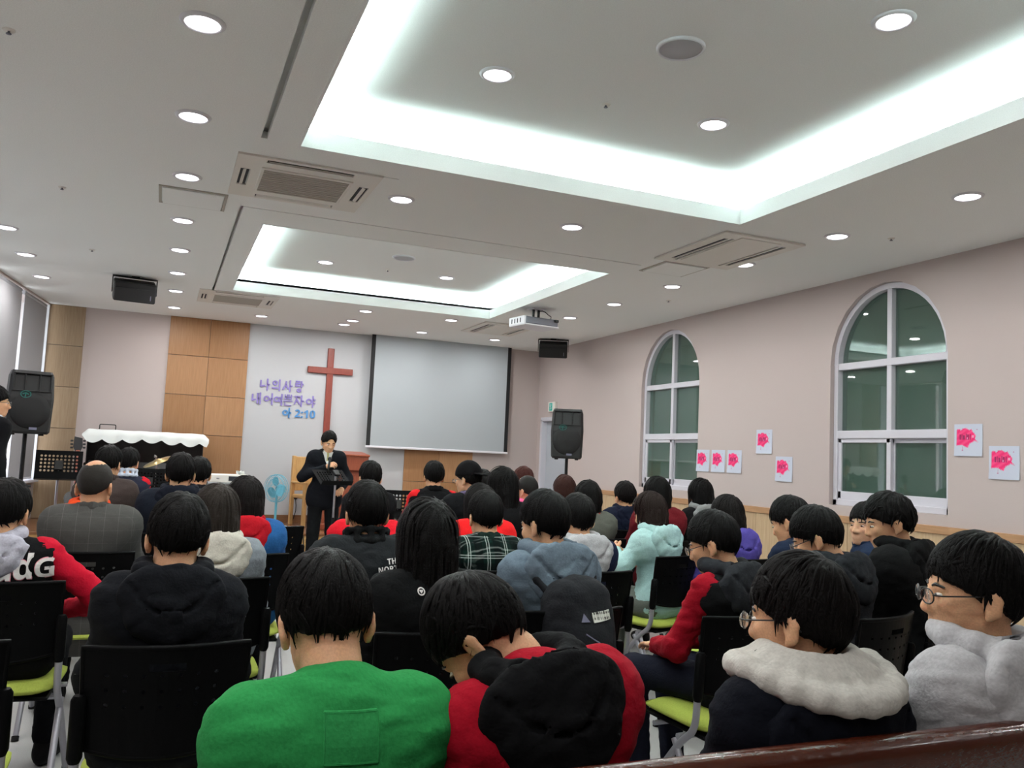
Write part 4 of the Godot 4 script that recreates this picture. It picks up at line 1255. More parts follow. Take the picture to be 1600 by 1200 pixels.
# ------------------------------------------------------------------ smooth bodies
# a field of distances on a grid, meshed as surface nets
# prims: ["c", a, b, ra, rb] tapered capsule, ["e", centre, basis, radii] ellipsoid, "-c" and "-e" cut, ["h", normal, d] keeps normal . p < d
func blob(prims: Array, cell: float, k: float, wrinkle := 0.0, wave := Vector3(7, 14, 7), seed_ := 1) -> Array:
	var lo := Vector3.INF
	var hi := -Vector3.INF
	for p in prims:
		if p[0] == "c":
			var r := Vector3.ONE * maxf(p[3], p[4])
			lo = lo.min(p[1] - r).min(p[2] - r)
			hi = hi.max(p[1] + r).max(p[2] + r)
		elif p[0] == "e":
			var r := ellipsoid_reach(p[2], p[3])
			lo = lo.min(p[1] - r)
			hi = hi.max(p[1] + r)
	lo -= Vector3.ONE * (cell * 2.0 + k * 0.3)
	hi += Vector3.ONE * (cell * 2.0 + k * 0.3)
	var nx := int((hi.x - lo.x) / cell) + 2
	var ny := int((hi.y - lo.y) / cell) + 2
	var nz := int((hi.z - lo.z) / cell) + 2
	var nxy := nx * ny
	var F := PackedFloat32Array()
	F.resize(nxy * nz)
	F.fill(0.3)
	var ik := 1.0 / (4.0 * k)
	for p in prims:
		var kind: String = p[0]
		if kind == "h":
			var n: Vector3 = p[1]
			var dd: float = p[2]
			var i := 0
			for z in nz:
				for y in ny:
					var v := n.dot(lo + Vector3(0, y, z) * cell) - dd
					var stp := n.x * cell
					for x in nx:
						if F[i] < v: F[i] = v
						v += stp
						i += 1
			continue
		var cut := kind[0] == "-"
		var mg := k + cell * 2.0
		var a: Vector3 = p[1]
		var plo: Vector3
		var phi: Vector3
		if kind.ends_with("c"):
			var r := Vector3.ONE * (maxf(p[3], p[4]) + mg)
			plo = a.min(p[2]) - r
			phi = a.max(p[2]) + r
		else:
			var r := ellipsoid_reach(p[2], p[3]) + Vector3.ONE * mg
			plo = a - r
			phi = a + r
		var x0 := maxi(0, int((plo.x - lo.x) / cell)); var x1 := mini(nx - 1, int((phi.x - lo.x) / cell) + 1)
		var y0 := maxi(0, int((plo.y - lo.y) / cell)); var y1 := mini(ny - 1, int((phi.y - lo.y) / cell) + 1)
		var z0 := maxi(0, int((plo.z - lo.z) / cell)); var z1 := mini(nz - 1, int((phi.z - lo.z) / cell) + 1)
		if kind.ends_with("c"):
			var ba: Vector3 = p[2] - a
			var inv := 1.0 / maxf(ba.length_squared(), 1e-9)
			var ra: float = p[3]
			var dr: float = p[4] - ra
			for z in range(z0, z1 + 1):
				for y in range(y0, y1 + 1):
					var i := z * nxy + y * nx + x0
					var q := lo + Vector3(x0, y, z) * cell - a
					for x in range(x0, x1 + 1):
						var t := clampf(q.dot(ba) * inv, 0.0, 1.0)
						var d := (q - ba * t).length() - ra - dr * t
						var f := F[i]
						if cut:
							if -d > f: F[i] = -d
						else:
							var h := k - absf(f - d)
							if h > 0.0: F[i] = minf(f, d) - h * h * ik
							elif d < f: F[i] = d
						q.x += cell
						i += 1
		else:
			var inv: Basis = p[2].inverse()
			var r: Vector3 = p[3]
			var r1 := Vector3(1.0 / r.x, 1.0 / r.y, 1.0 / r.z)
			var stp := inv * Vector3(cell, 0, 0) * r1
			for z in range(z0, z1 + 1):
				for y in range(y0, y1 + 1):
					var i := z * nxy + y * nx + x0
					var q := (inv * (lo + Vector3(x0, y, z) * cell - a)) * r1
					for x in range(x0, x1 + 1):
						var k0 := q.length()
						var d := k0 * (k0 - 1.0) / maxf((q * r1).length(), 1e-6)
						var f := F[i]
						if cut:
							if -d > f: F[i] = -d
						else:
							var h := k - absf(f - d)
							if h > 0.0: F[i] = minf(f, d) - h * h * ik
							elif d < f: F[i] = d
						q += stp
						i += 1
	# surface nets
	var V := PackedVector3Array()
	var ids := PackedInt32Array()
	ids.resize(nxy * nz)
	ids.fill(-1)
	var I := PackedInt32Array()
	var co := [0, 1, nx, nx + 1, nxy, nxy + 1, nxy + nx, nxy + nx + 1]
	var cp: Array[Vector3] = [Vector3(0, 0, 0), Vector3(1, 0, 0), Vector3(0, 1, 0), Vector3(1, 1, 0), Vector3(0, 0, 1), Vector3(1, 0, 1), Vector3(0, 1, 1), Vector3(1, 1, 1)]
	var edges := [[0, 1], [0, 2], [0, 4], [1, 3], [1, 5], [2, 3], [2, 6], [3, 7], [4, 5], [4, 6], [5, 7], [6, 7]]
	var reach := cell * 2.2
	for z in nz - 1:
		for y in ny - 1:
			var i := z * nxy + y * nx - 1
			for x in nx - 1:
				i += 1
				var f0 := F[i]
				if f0 > reach or f0 < -reach:
					continue
				var neg := 0
				for c in co:
					if F[i + c] < 0.0: neg += 1
				if neg == 0 or neg == 8:
					continue
				var s := Vector3.ZERO
				var n := 0
				for e in edges:
					var va := F[i + co[e[0]]]
					var vb := F[i + co[e[1]]]
					if (va < 0.0) != (vb < 0.0):
						s += cp[e[0]].lerp(cp[e[1]], va / (va - vb))
						n += 1
				ids[i] = V.size()
				V.append(lo + (Vector3(x, y, z) + s / n) * cell)
	for z in range(1, nz - 1):
		for y in range(1, ny - 1):
			var i := z * nxy + y * nx
			for x in range(1, nx - 1):
				i += 1
				if ids[i] < 0:
					continue
				var f0 := F[i] < 0.0
				if f0 != (F[i + 1] < 0.0):
					net_quad(I, ids[i], ids[i - nx], ids[i - nx - nxy], ids[i - nxy], f0)
				if f0 != (F[i + nx] < 0.0):
					net_quad(I, ids[i], ids[i - nxy], ids[i - nxy - 1], ids[i - 1], f0)
				if f0 != (F[i + nxy] < 0.0):
					net_quad(I, ids[i], ids[i - 1], ids[i - 1 - nx], ids[i - nx], f0)
	var N := smooth_normals(V, I)
	if wrinkle > 0.0:
		var nz_ := FastNoiseLite.new()
		nz_.seed = seed_
		nz_.frequency = 1.0
		nz_.fractal_octaves = 2
		for j in V.size():
			var w := nz_.get_noise_3dv(V[j] * wave)
			V[j] += N[j] * (wrinkle * (absf(w) * 2.4 - 0.7))
		N = smooth_normals(V, I)
	return [V, N, I]

func ellipsoid_reach(b: Basis, r: Vector3) -> Vector3:
	var x := b.x * r.x
	var y := b.y * r.y
	var z := b.z * r.z
	return Vector3(sqrt(x.x * x.x + y.x * y.x + z.x * z.x), sqrt(x.y * x.y + y.y * y.y + z.y * z.y), sqrt(x.z * x.z + y.z * y.z + z.z * z.z))

func net_quad(I: PackedInt32Array, a: int, b: int, c: int, d: int, inside: bool) -> void:
	if a < 0 or b < 0 or c < 0 or d < 0:
		return
	if inside:
		I.append_array(PackedInt32Array([a, c, b, a, d, c]))
	else:
		I.append_array(PackedInt32Array([a, b, c, a, c, d]))

func smooth_normals(V: PackedVector3Array, I: PackedInt32Array) -> PackedVector3Array:
	var N := PackedVector3Array()
	N.resize(V.size())
	for t in range(0, I.size(), 3):
		var a := I[t]; var b := I[t + 1]; var c := I[t + 2]
		var n := (V[a] - V[c]).cross(V[a] - V[b])
		N[a] += n
		N[b] += n
		N[c] += n
	for j in N.size():
		N[j] = N[j].normalized()
	return N

func join(into: Array, part: Array, xf := Transform3D.IDENTITY) -> void:
	var base: int = into[0].size()
	var flip := xf.basis.determinant() < 0.0
	for v in part[0]: into[0].append(xf * v)
	var nb := xf.basis.inverse().transposed()
	for n in part[1]: into[1].append((nb * n).normalized())
	var I: PackedInt32Array = part[2]
	for t in range(0, I.size(), 3):
		into[2].append(base + I[t])
		into[2].append(base + I[t + (2 if flip else 1)])
		into[2].append(base + I[t + (1 if flip else 2)])

func blank() -> Array:
	return [PackedVector3Array(), PackedVector3Array(), PackedInt32Array()]

func to_mesh(a: Array) -> ArrayMesh:
	var arr := []
	arr.resize(Mesh.ARRAY_MAX)
	arr[Mesh.ARRAY_VERTEX] = a[0]
	arr[Mesh.ARRAY_NORMAL] = a[1]
	arr[Mesh.ARRAY_INDEX] = a[2]
	var m := ArrayMesh.new()
	m.add_surface_from_arrays(Mesh.PRIMITIVE_TRIANGLES, arr)
	return m

# ------------------------------------------------------------------ templates
var T := {}

func head_prims() -> Array:
	# origin at the top of the neck, face towards -z
	var p := [
		["e", Vector3(0, 0.118, 0.012), Basis.IDENTITY, Vector3(0.074, 0.100, 0.094)],
		["e", Vector3(0, 0.060, -0.030), Basis(Vector3.RIGHT, 0.15), Vector3(0.060, 0.083, 0.062)],
		["e", Vector3(0, 0.004, -0.052), Basis.IDENTITY, Vector3(0.038, 0.026, 0.034)],
		["c", Vector3(-0.045, 0.030, -0.005), Vector3(-0.022, -0.002, -0.055), 0.016, 0.016],
		["c", Vector3(0.045, 0.030, -0.005), Vector3(0.022, -0.002, -0.055), 0.016, 0.016],
		["c", Vector3(0, -0.045, 0.022), Vector3(0, 0.05, 0.014), 0.054, 0.054],
		["c", Vector3(-0.030, 0.108, -0.074), Vector3(0.030, 0.108, -0.074), 0.011, 0.011],
	]
	return p

func face_prims() -> Array:
	return [
		["c", Vector3(0, 0.098, -0.086), Vector3(0, 0.062, -0.100), 0.007, 0.011],
		["e", Vector3(-0.011, 0.058, -0.092), Basis.IDENTITY, Vector3(0.008, 0.007, 0.010)],
		["e", Vector3(0.011, 0.058, -0.092), Basis.IDENTITY, Vector3(0.008, 0.007, 0.010)],
		["c", Vector3(-0.018, 0.031, -0.080), Vector3(0.018, 0.031, -0.080), 0.006, 0.006],
		["c", Vector3(-0.014, 0.022, -0.079), Vector3(0.014, 0.022, -0.079), 0.0065, 0.0065],
		["e", Vector3(-0.034, 0.070, -0.066), Basis.IDENTITY, Vector3(0.020, 0.018, 0.018)],
		["e", Vector3(0.034, 0.070, -0.066), Basis.IDENTITY, Vector3(0.020, 0.018, 0.018)],
		["-e", Vector3(-0.031, 0.092, -0.092), Basis.IDENTITY, Vector3(0.014, 0.008, 0.012)],
		["-e", Vector3(0.031, 0.092, -0.092), Basis.IDENTITY, Vector3(0.014, 0.008, 0.012)],
	]

func ear_prims() -> Array:
	var p := []
	for s in [-1.0, 1.0]:
		var b := Basis(Vector3.UP, s * 0.45) * Basis(Vector3.RIGHT, -0.2)
		p.append(["e", Vector3(s * 0.078, 0.078, 0.012), b, Vector3(0.009, 0.031, 0.019)])
		p.append(["c", Vector3(s * 0.081, 0.100, 0.020), Vector3(s * 0.084, 0.085, 0.028), 0.006, 0.006])
		p.append(["c", Vector3(s * 0.076, 0.050, 0.004), Vector3(s * 0.077, 0.056, 0.006), 0.008, 0.008])
		p.append(["-e", Vector3(s * 0.088, 0.080, 0.006), b, Vector3(0.006, 0.018, 0.009)])
	return p

func make_templates() -> void:
	for l in [["near", 0.0042], ["far", 0.0075]]:
		var h := blank()
		join(h, blob(head_prims() + face_prims(), l[1], 0.014))
		join(h, blob(ear_prims(), minf(l[1], 0.005), 0.006))
		T["head_" + l[0]] = h
	# right hand: wrist at the origin, fingers along -z, palm down, thumb towards -x
	for pose in [["relaxed", 0.35], ["curled", 1.15]]:
		var c: float = pose[1]
		var hp := [["e", Vector3(0, 0, -0.045), Basis.IDENTITY, Vector3(0.039, 0.014, 0.046)], ["c", Vector3(0, 0, 0.03), Vector3(0, 0, -0.02), 0.025, 0.028]]
		var lens := [0.072, 0.082, 0.076, 0.060]
		for f in 4:
			var x := -0.030 + f * 0.020
			var a := Vector3(x, 0.002, -0.082 + absf(f - 1.2) * 0.004)
			var dir := Vector3(x * 0.9, 0, -1).normalized()
			for s in 3:
				dir = dir.rotated(Vector3.RIGHT, -c * (0.6 if s == 0 else 1.0) * 0.7)
				var ln: float = lens[f] * [0.45, 0.31, 0.24][s]
				hp.append(["c", a, a + dir * ln, 0.0088 - s * 0.0008, 0.0083 - s * 0.0008])
				a += dir * ln
		hp.append(["c", Vector3(-0.026, -0.004, -0.018), Vector3(-0.050, -0.012, -0.052), 0.013, 0.0105])
		hp.append(["c", Vector3(-0.050, -0.012, -0.052), Vector3(-0.054, -0.018, -0.082), 0.0100, 0.0085])
		T["hand_" + pose[0]] = blob(hp, 0.0050, 0.007)
	# seated trousers and standing trousers, shoes
	var tr := []
	tr.append(["c", Vector3(-0.09, 0.54, 0.01), Vector3(0.09, 0.54, 0.005), 0.100, 0.100])
	for s in [-1.0, 1.0]:
		tr.append(["c", Vector3(s * 0.088, 0.535, -0.02), Vector3(s * 0.115, 0.52, -0.41), 0.088, 0.062])
		tr.append(["c", Vector3(s * 0.115, 0.52, -0.41), Vector3(s * 0.115, 0.12, -0.37), 0.060, 0.052])
	T.trousers_seated = to_mesh(blob(tr, 0.016, 0.035, 0.004))
	T.shoes = {}
	var sh := [["e", Vector3(0, 0.035, -0.10), Basis.IDENTITY, Vector3(0.047, 0.040, 0.085)], ["e", Vector3(0, 0.045, 0.01), Basis.IDENTITY, Vector3(0.040, 0.050, 0.065)], ["c", Vector3(0, 0.06, 0.02), Vector3(0, 0.10, 0.025), 0.036, 0.036], ["h", Vector3(0, -1, 0), 0.0]]
	T.shoe = to_mesh(blob(sh, 0.009, 0.02))
	# skin of the seated body below the clothes
	var bd := [["c", Vector3(-0.07, 0.55, 0), Vector3(0.07, 0.55, 0), 0.085, 0.085]]
	for s in [-1.0, 1.0]:
		bd.append(["c", Vector3(s * 0.085, 0.535, -0.02), Vector3(s * 0.115, 0.52, -0.41), 0.065, 0.045])
		bd.append(["c", Vector3(s * 0.115, 0.52, -0.41), Vector3(s * 0.115, 0.06, -0.37), 0.043, 0.032])
	T.legs_seated = blob(bd, 0.024, 0.03)
	var bs := [["c", Vector3(-0.07, 0.92, 0), Vector3(0.07, 0.92, 0), 0.085, 0.085]]
	for s in [-1.0, 1.0]:
		bs.append(["c", Vector3(s * 0.085, 0.88, 0), Vector3(s * 0.10, 0.48, -0.01), 0.065, 0.045])
		bs.append(["c", Vector3(s * 0.10, 0.48, -0.01), Vector3(s * 0.11, 0.06, 0.02), 0.043, 0.032])
	T.legs_standing = blob(bs, 0.024, 0.03)
	var ts := [["c", Vector3(-0.085, 0.93, 0), Vector3(0.085, 0.93, 0), 0.105, 0.105]]
	for s in [-1.0, 1.0]:
		ts.append(["c", Vector3(s * 0.09, 0.88, 0), Vector3(s * 0.105, 0.48, -0.01), 0.092, 0.075])
		ts.append(["c", Vector3(s * 0.105, 0.48, -0.01), Vector3(s * 0.112, 0.07, 0.015), 0.074, 0.062])
	T.trousers_standing = to_mesh(blob(ts, 0.014, 0.02, 0.003))
	# eyes, one each side
	for s in [-1.0, 1.0]:
		var sn := "l" if s < 0 else "r"
		var st := begin()
		lathe(st, [Vector2(0.0001, 0.011), Vector2(0.006, 0.0092), Vector2(0.0105, 0.003), Vector2(0.011, 0.0), Vector2(0.0001, -0.011)], 12, Transform3D(Basis(Vector3.RIGHT, -PI / 2).scaled(Vector3(1.0, 0.50, 1.0)), Vector3(s * 0.031, 0.092, -0.0765)))
		T["eye_" + sn] = done(st)
		st = begin()
		lathe(st, [Vector2(0.0001, 0.0022), Vector2(0.0055, 0.0012), Vector2(0.0072, -0.001)], 10, Transform3D(Basis(Vector3.RIGHT, -PI / 2).scaled(Vector3(1.0, 0.62, 1.0)), Vector3(s * 0.031, 0.0915, -0.0868)))
		T["iris_" + sn] = done(st)
		st = begin()
		tube(st, [Vector3(s * 0.014, 0.110, -0.0865), Vector3(s * 0.030, 0.1145, -0.0845), Vector3(s * 0.048, 0.109, -0.072)], [0.003, 0.0042, 0.002], 6)
		T["brow_" + sn] = done(st)
	var st := begin()
	# glasses
	for s in [-1.0, 1.0]:
		var c := []
		for k in 17:
			var a := TAU * k / 16.0
			c.append(Vector3(s * 0.033 + cos(a) * 0.025, 0.089 + sin(a) * 0.017, -0.104 + 0.006 * cos(a) * s))
		tube(st, c, 0.0017, 5, false)
		tube(st, [Vector3(s * 0.058, 0.094, -0.100), Vector3(s * 0.074, 0.094, -0.085), Vector3(s * 0.081, 0.096, 0.012), Vector3(s * 0.082, 0.075, 0.034)], 0.0018, 5)
	tube(st, [Vector3(-0.009, 0.092, -0.108), Vector3(0.009, 0.092, -0.108)], 0.0016, 5)
	T.glasses = done(st)
	st = begin()
	for s in [-1.0, 1.0]:
		lathe(st, [Vector2(0.0001, 0.0005), Vector2(0.0245, 0.0005), Vector2(0.0245, -0.0005), Vector2(0.0001, -0.0005)], 16, Transform3D(Basis(Vector3.RIGHT, -PI / 2).scaled(Vector3(1, 0.68, 1)), Vector3(s * 0.033, 0.089, -0.104)))
	T.lenses = done(st)

# ------------------------------------------------------------------ hair
const HC := Vector3(0, 0.120, 0.014)

func hair_radii(style: String) -> Vector3:
	match style:
		"buzz": return Vector3(0.080, 0.104, 0.100)
		"bald": return Vector3(0.079, 0.100, 0.099)
		"bob": return Vector3(0.092, 0.112, 0.110)
		"long": return Vector3(0.088, 0.110, 0.108)
	return Vector3(0.0865, 0.109, 0.1055)

# blob in head space; fall: the direction of gravity in head space
func hair_base(style: String, cell: float, fall: Vector3, drop: float) -> Array:
	var r := hair_radii(style)
	var p := [["e", HC, Basis.IDENTITY, r]]
	var k := 0.015
	if style == "bob":
		p.append(["e", HC + Vector3(0, -0.05, 0.020), Basis.IDENTITY, Vector3(0.094, 0.085, 0.090)])
		p.append(["e", HC + fall * 0.115 + Vector3(0, 0, 0.025), Basis.IDENTITY, Vector3(0.088, 0.05, 0.075)])
	elif style == "long":
		p.append(["e", HC + fall * 0.06 + Vector3(0, 0, 0.030), Basis.IDENTITY, Vector3(0.088, 0.085, 0.085)])
		var a := HC + fall * 0.10 + Vector3(0, 0, 0.055)
		var b := HC + fall * drop + Vector3(0, 0, 0.095)
		for x in [-0.045, -0.015, 0.015, 0.045]:
			p.append(["c", a + Vector3(x, 0, -absf(x) * 0.3), b + Vector3(x * 1.15, 0, -absf(x) * 0.3), 0.044, 0.026])
		k = 0.03
	# free the face
	if style in ["bob", "long"]:
		p.append(["-e", Vector3(0, 0.045, -0.085), Basis(Vector3.RIGHT, -0.15), Vector3(0.062, 0.105, 0.085)])
		p.append(["-c", Vector3(0, -0.14, -0.03), Vector3(0, 0.03, -0.02), 0.060, 0.052])
	elif style == "bald":
		p.append(["h", Vector3(0, -1, -0.95).normalized(), Vector3(0, -1, -0.95).normalized().dot(Vector3(0, 0.105, 0.0))])
		p.append(["-e", HC + Vector3(-0.005, 0.085, -0.020), Basis.IDENTITY, Vector3(0.050, 0.048, 0.092)])
	else:
		var n := Vector3(0, -1, -0.62).normalized()
		p.append(["h", n, n.dot(Vector3(0, 0.062 if style != "buzz" else 0.070, 0.030))])
		if style == "neat":
			p.append(["-e", Vector3(0, 0.050, -0.105), Basis.IDENTITY, Vector3(0.074, 0.118, 0.075)])
		else:
			p.append(["-e", Vector3(0, 0.050, -0.095), Basis.IDENTITY, Vector3(0.068, 0.080, 0.062)])
		for s in [-1.0, 1.0]:
			p.append(["-e", Vector3(s * 0.088, 0.070, 0.004), Basis.IDENTITY, Vector3(0.022, 0.034, 0.022)])
			p.append(["-e", Vector3(s * 0.100, 0.000, 0.055), Basis(Vector3.BACK, s * 0.35), Vector3(0.050, 0.072, 0.075)])
	return blob(p, cell, k, 0.0035 if style != "buzz" and style != "bald" else 0.0008, Vector3(30, 11, 30), hash(style))

# locks of hair laid over the base from the whorl outwards
func locks(into: Array, style: String, n: int, width: float, fall: Vector3, drop: float, r_: RandomNumberGenerator, mess := 1.0) -> void:
	var rad := hair_radii(style)
	var whorl := Vector3(0.15, 0.80, 0.58).normalized()
	var segs := 6
	for i in n:
		# even points on the sphere
		var fy := 1.0 - 2.0 * (i + 0.5) / n
		var ph := i * 2.399963 + r_.randf() * 0.3
		var d := Vector3(sqrt(1.0 - fy * fy) * cos(ph), fy, sqrt(1.0 - fy * fy) * sin(ph))
		var lim := -0.35
		if style in ["short", "spiky", "neat"]:
			# above the hairline only
			if d.z < -0.15 and d.y < 0.30: continue
			if d.y < -0.25 - 0.28 * clampf(d.z, -0.5, 0.6) and d.z < 0.3: continue
			if d.y < -0.58: continue
			if absf(d.x) > 0.75 and d.y < -0.15 and d.z < 0.35: continue
			if absf(d.x) > 0.45 and d.y < -0.30: continue
			if style == "neat" and d.z < -0.45 and d.y < 0.55: continue
		else:
			if d.z < -0.30 and d.y < 0.25: continue
			if d.y < -0.3: continue
		var p := HC + d * rad * 0.985
		var flow := (d - whorl * d.dot(whorl))
		if flow.length() < 0.05: flow = Vector3(r_.randf() - 0.5, 0, r_.randf() - 0.5)
		flow = flow.normalized()
		flow = (flow + Vector3(r_.randf_range(-1, 1), r_.randf_range(-1, 1), r_.randf_range(-1, 1)) * 0.22 * mess).normalized()
		var ln: float = r_.randf_range(0.05, 0.085)
		if style == "spiky": ln *= 0.85
		if style == "bob": ln = 0.13
		if style == "long": ln = r_.randf_range(0.85, 1.05) * (drop * 0.95 if d.z > -0.2 else drop * 0.55)
		var pts := [p]
		var free := style == "long" or style == "bob"
		var sg := segs if style != "long" else 9
		var step := ln / sg
		var lift: float = r_.randf_range(0.2, 1.0) * (0.0035 if not free else 0.0015) * (4.0 if style == "spiky" else 1.0) * mess
		for s in sg:
			var q: Vector3 = pts[-1]
			var rel := (q - HC) / rad
			var nrm := (rel / rad).normalized()
			var dirv := flow
			if free and s > 1:
				dirv = (flow * 0.5 + fall * minf(1.0, 0.35 * s)).normalized()
			if not free:
				dirv = (dirv + fall * 0.22).normalized()
			dirv = (dirv - nrm * dirv.dot(nrm)).normalized()
			if free and rel.y < -0.15:
				dirv = (fall + nrm * 0.03).normalized()
			q += dirv * step
			rel = (q - HC) / rad
			if rel.length() < 1.0 + lift * 4.0 * (s + 1) / sg:
				q = HC + rel.normalized() * rad * (1.0 + lift * 8.0 * (s + 1) / sg)
			flow = dirv
			pts.append(q)
		var tip: Vector3 = pts[-1]
		if not free and (tip.z < -0.055 and tip.y < (0.105 if style != "neat" else 0.150) or tip.y < -0.005 or absf(tip.x) > 0.055 and tip.y < 0.035):
			continue
		if free and tip.z < -0.05 and absf(tip.x) < 0.06 and tip.y < 0.12:
			continue
		# a flat tapered ribbon with a raised middle
		var base: int = into[0].size()
		for s in pts.size():
			var q: Vector3 = pts[s]
			var tdir: Vector3 = (pts[mini(s + 1, pts.size() - 1)] - pts[maxi(s - 1, 0)]).normalized()
			var nrm := ((q - HC) / rad / rad)
			if free: nrm.y *= 0.2
			nrm = (nrm - tdir * nrm.dot(tdir)).normalized()
			var side := tdir.cross(nrm).normalized()
			var t := float(s) / (pts.size() - 1)
			var w := width * (0.45 + 1.1 * t) if t < 0.5 else width * 2.0 * (1.02 - t)
			if style == "long": w = width * 0.75 * (1.0 if t < 0.8 else (1.02 - t) * 5.0)
			into[0].append(q - side * w * 0.5 - nrm * 0.001)
			into[0].append(q + nrm * w * (0.28 if not free else 0.12))
			into[0].append(q + side * w * 0.5 - nrm * 0.001)
			var edge := 0.8 if not free else 0.35
			into[1].append((nrm - side * edge).normalized())
			into[1].append(nrm)
			into[1].append((nrm + side * edge).normalized())
		for s in pts.size() - 1:
			var a := base + s * 3
			for o in 2:
				into[2].append_array(PackedInt32Array([a + o, a + o + 3, a + o + 1, a + o + 1, a + o + 3, a + o + 4]))

# ------------------------------------------------------------------ people
const SKIN := [Color(0.88, 0.68, 0.53), Color(0.82, 0.61, 0.47), Color(0.90, 0.71, 0.58)]

func skin_mat(i: int) -> StandardMaterial3D:
	var key := "skin_%d" % i
	if not M.has(key):
		var m := mat(key, SKIN[i], 0.55, 0, 0.35)
		m.albedo_texture = cloth_tone
		bumped(m, cloth_normal, 0.15, Vector3(12, 12, 12))
		m.subsurf_scatter_enabled = true
		m.subsurf_scatter_strength = 0.15
	return M[key]

func hair_mat(c: Color) -> StandardMaterial3D:
	var key := "hair_" + c.to_html()
	if not M.has(key):
		var m := mat(key, c, 0.52, 0, 0.2)
		if not T.has("strand"):
			T.strand = noise_normal(0.12, 5.0, 256, 3, 17)
		bumped(m, T.strand, 0.7, Vector3(30, 3.5, 30))
	return M[key]

